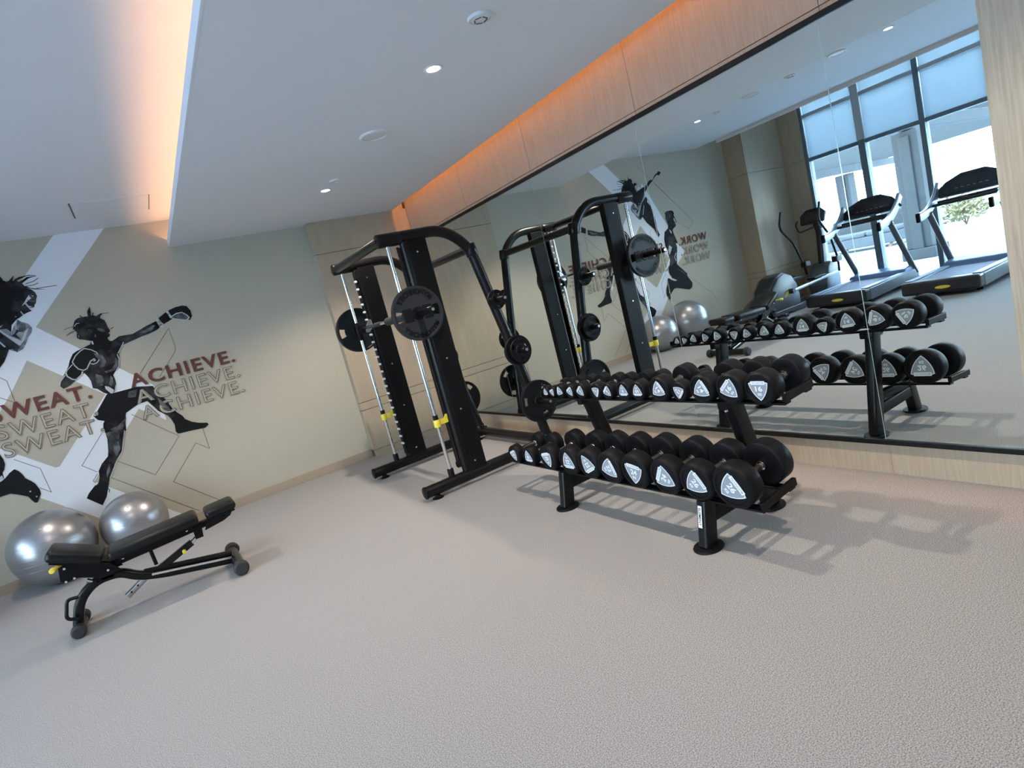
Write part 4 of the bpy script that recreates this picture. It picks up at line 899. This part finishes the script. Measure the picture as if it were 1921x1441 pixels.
# ================================================================== treadmills (seen in the mirror)
def treadmill(y0, label):
    t = thing('treadmill', label, 'treadmill', (-2.48, y0, 0), 0, 'treadmills facing the windows')
    # local: rear end at x=0, front at x=-1.95, width 0.88 (y 0..0.88)
    w = 0.88
    obj('rear_cover', bx(-0.16,0.0,0.0,w,0.05,0.225,0.03), 'machine_dark', t)
    lg = lathe([(0,0),(1,0),(1,0.004),(0,0.004)], 24, None, AXX); bmesh.ops.transform(lg, matrix=Matrix.Translation((0.0,w*0.45,0.125)) @ Matrix.Diagonal((1,0.085,0.02,1)), verts=lg.verts[:])
    obj('logo_oval', lg, 'yellow', t)
    for y in (0.0, w-0.12):
        obj('side_rail', prism([(-0.14,0.05),(-1.62,0.08),(-1.62,0.235),(-0.14,0.215)], y, y+0.12, None, 0.012), 'machine_grey', t)
        obj('foot_rail', bx(-1.60,-0.10,y+0.015,y+0.105,0.222,0.236,0.004), 'deck_blue', t)
    obj('belt', bx(-1.60,-0.06,0.125,w-0.125,0.10,0.212,0.01), 'belt_blue', t)
    hd_ = prism([(-1.20,0.215),(-1.28,0.28),(-1.55,0.31),(-1.66,0.25),(-1.66,0.06),(-1.30,0.06)], 0.02, w-0.02, None, 0.025)
    obj('motor_hood', hd_, 'deck_blue', t)
    for y in (0.10, w-0.10):
        obj('foot_pad', cyl((-0.25,y,0),(-0.25,y,0.07),0.035,16), 'black_rubber', t); obj('foot_pad', cyl((-1.5,y,0),(-1.5,y,0.08),0.035,16), 'black_rubber', t)
    for y in (0.03, w-0.03):
        obj('upright_post', sweep(bmesh.new(), [(-1.58,y,0.17),(-1.30,y,0.60),(-1.03,y,1.02)], [(a*1.0,b2*1.0) for a,b2 in circ(0.040,16)]), 'post_grey', t, smooth=50)
        ar = fillet([(-0.72,y,1.00),(-0.92,y,1.02),(-1.12,y,1.10),(-1.30,y,1.22),(-1.43,y,1.36)],0.10,5)
        hw = obj('side_arm', sweep(bmesh.new(), ar, rrect(0.045,0.125,0.02)), 'machine_silver', t, smooth=50)
        obj('arm_end_cap', box(bmesh.new(), (-0.705,y,1.0), (0.05,0.052,0.13), None, 0.015), 'black_rubber', hw)
    # console: wide hooded panel leaning away
    bm = prism([(-0.02,0.0),(0.12,0.16),(0.30,0.25),(w-0.30,0.25),(w-0.12,0.16),(w+0.02,0.0),(w-0.06,-0.05),(0.06,-0.05)], -0.03, 0.03, None, 0.012, 'yz')
    Mc = Matrix.Translation((-1.36,0,1.22)) @ Matrix.Rotation(math.radians(-28),4,'Y')
    bmesh.ops.transform(bm, matrix=Mc, verts=bm.verts[:])
    cs = obj('console', bm, 'machine_dark', t)
    bm = prism([(0.12,0.0),(0.20,0.14),(0.32,0.21),(w-0.32,0.21),(w-0.20,0.14),(w-0.12,0.0)], 0.031, 0.036, None, 0.0, 'yz')
    bmesh.ops.transform(bm, matrix=Mc, verts=bm.verts[:]); obj('display_panel', bm, 'console_glass', cs)
    for k in range(6):
        bm = box(bmesh.new(), (0.037, 0.26+k*0.07, 0.03), (0.002,0.035,0.008)); bmesh.ops.transform(bm, matrix=Mc, verts=bm.verts[:]); obj('button', bm, 'machine_silver', cs)
    obj('cross_handle', tube([(-1.12,0.05,1.10),(-1.12,w-0.05,1.10)], 0.02, 14), 'machine_dark', t, smooth=40)
    obj('accessory_tray', bx(-1.34,-1.14,0.10,w-0.10,1.11,1.15,0.012), 'machine_dark', t)
    obj('emergency_stop', bx(-1.16,-1.11,w/2-0.04,w/2+0.04,1.115,1.15,0.008), 'paint_red', t)
    return t
treadmill(4.39, 'treadmill beside the elliptical trainer, seen in the mirror')
treadmill(3.06, 'treadmill farther from the elliptical, next to the oak end panel in the mirror')

# ================================================================== elliptical trainer (seen in the mirror)
el = thing('elliptical_trainer', 'dark grey elliptical trainer with domed rear housing and yellow logo', 'elliptical', (-3.02, 5.76, 0))
def E_(name, bm, m, smooth=None, parent=el):
    o = obj(name, bm, m, parent, smooth=smooth); return o
# local: rear towards +x, front (windows) towards -x; centre line y=0
dome = [(x+0.46, z) for x, z in ((0.42,0.08),(0.44,0.25),(0.36,0.47),(0.18,0.62),(0.0,0.66),(-0.18,0.60),(-0.30,0.44),(-0.34,0.22),(-0.32,0.08))]
E_('rear_housing', prism(dome, -0.15, 0.15, None, 0.03), 'machine_dark', 50)
for s in (-1, 1):
    cvp = [((x-0.46)*0.93+0.464, (z-0.33)*0.93+0.33) for x, z in dome]
    c_ = E_('side_cover', prism(cvp, s*0.15, s*0.185, None, 0.014), 'machine_grey', 50)
    lg = lathe([(0,0),(1,0),(1,0.004),(0,0.004)], 24, None, AXY); bmesh.ops.transform(lg, matrix=Matrix.Translation((0.48,s*0.186,0.32)) @ Matrix.Rotation(0.5,4,'Y') @ Matrix.Diagonal((0.085,1,0.028,1)), verts=lg.verts[:])
    obj('logo_oval', lg, 'yellow', c_)
E_('rear_step', prism([(0.86,0.06),(1.35,0.06),(1.33,0.14),(1.14,0.30),(0.90,0.38)], -0.13, 0.13, None, 0.015), 'console_glass', 50)
E_('step_edge', prism([(0.88,0.39),(0.93,0.38),(1.06,0.18),(1.02,0.08),(0.98,0.10),(1.00,0.19)], -0.145, -0.130, None, 0.003), 'chrome')
E_('base_rail', bx(-1.05,0.86,-0.20,-0.13,0.03,0.10,0.01), 'machine_grey'); E_('base_rail', bx(-1.05,0.86,0.13,0.20,0.03,0.10,0.01), 'machine_grey')
E_('rear_foot', bx(0.70,0.78,-0.30,0.30,0.0,0.05,0.01), 'machine_dark'); E_('front_foot', bx(-1.02,-0.94,-0.30,0.30,0.0,0.05,0.01), 'machine_dark')
E_('front_housing', prism([(-0.70,0.06),(-0.66,0.25),(-0.80,0.52),(-0.92,0.60),(-1.08,0.55),(-1.15,0.30),(-1.12,0.06)], -0.16, 0.16, None, 0.03), 'machine_grey', 50)
E_('mast', sweep(bmesh.new(), [(-0.93,0,0.50),(-1.02,0,1.10),(-0.96,0,1.28)], rrect(0.10,0.12,0.03)), 'machine_dark', 50)
con = prism([(-0.20,-0.10),(-0.22,0.06),(-0.12,0.15),(0.12,0.15),(0.22,0.06),(0.20,-0.10)], -0.03, 0.03, None, 0.012, 'yz')
bmesh.ops.transform(con, matrix=Matrix.Translation((-0.88,0,1.36)) @ Matrix.Rotation(math.radians(-25),4,'Y'), verts=con.verts[:])
cn = E_('console', con, 'machine_dark', 50)
dsp = box(bmesh.new(), (0.032,0,0.03), (0.004,0.26,0.13)); bmesh.ops.transform(dsp, matrix=Matrix.Translation((-0.88,0,1.36)) @ Matrix.Rotation(math.radians(-25),4,'Y'), verts=dsp.verts[:])
obj('display', dsp, 'console_glass', cn)
for s in (-1, 1):
    E_('swing_arm', sweep(bmesh.new(), fillet([(-0.55,s*0.34,1.58),(-0.42,s*0.34,1.32),(-0.72,s*0.32,1.02),(-0.88,s*0.30,0.62),(-0.90,s*0.28,0.40)],0.12,6), circ(0.018,12)), 'machine_dark', 50)
    E_('fixed_handle', tube([(-0.93,s*0.05,1.20),(-0.75,s*0.20,1.16),(-0.68,s*0.20,1.30),(-0.72,s*0.18,1.36)], 0.014, 10, 0.05), 'chrome' if s < 0 else 'machine_dark', 50)
    pa = E_('pedal_arm', sweep(bmesh.new(), [(0.40,s*0.24,0.42+0.08*s),(-0.88,s*0.26,0.40)], rrect(0.035,0.05,0.01)), 'machine_silver', 50)
    obj('foot_pedal', bx(-0.42,-0.08,s*0.26-0.07,s*0.26+0.07,0.44+0.03*s,0.475+0.03*s,0.012), 'black_rubber', pa)
    E_('crank', cyl((0.40,s*0.18,0.42+0.08*s),(0.40,s*0.26,0.42+0.08*s),0.04,16), 'machine_dark', 40)
    E_('pivot_block', bx(-0.98,-0.82,s*0.27-0.05,s*0.27+0.05,0.56,0.66,0.015), 'machine_dark')
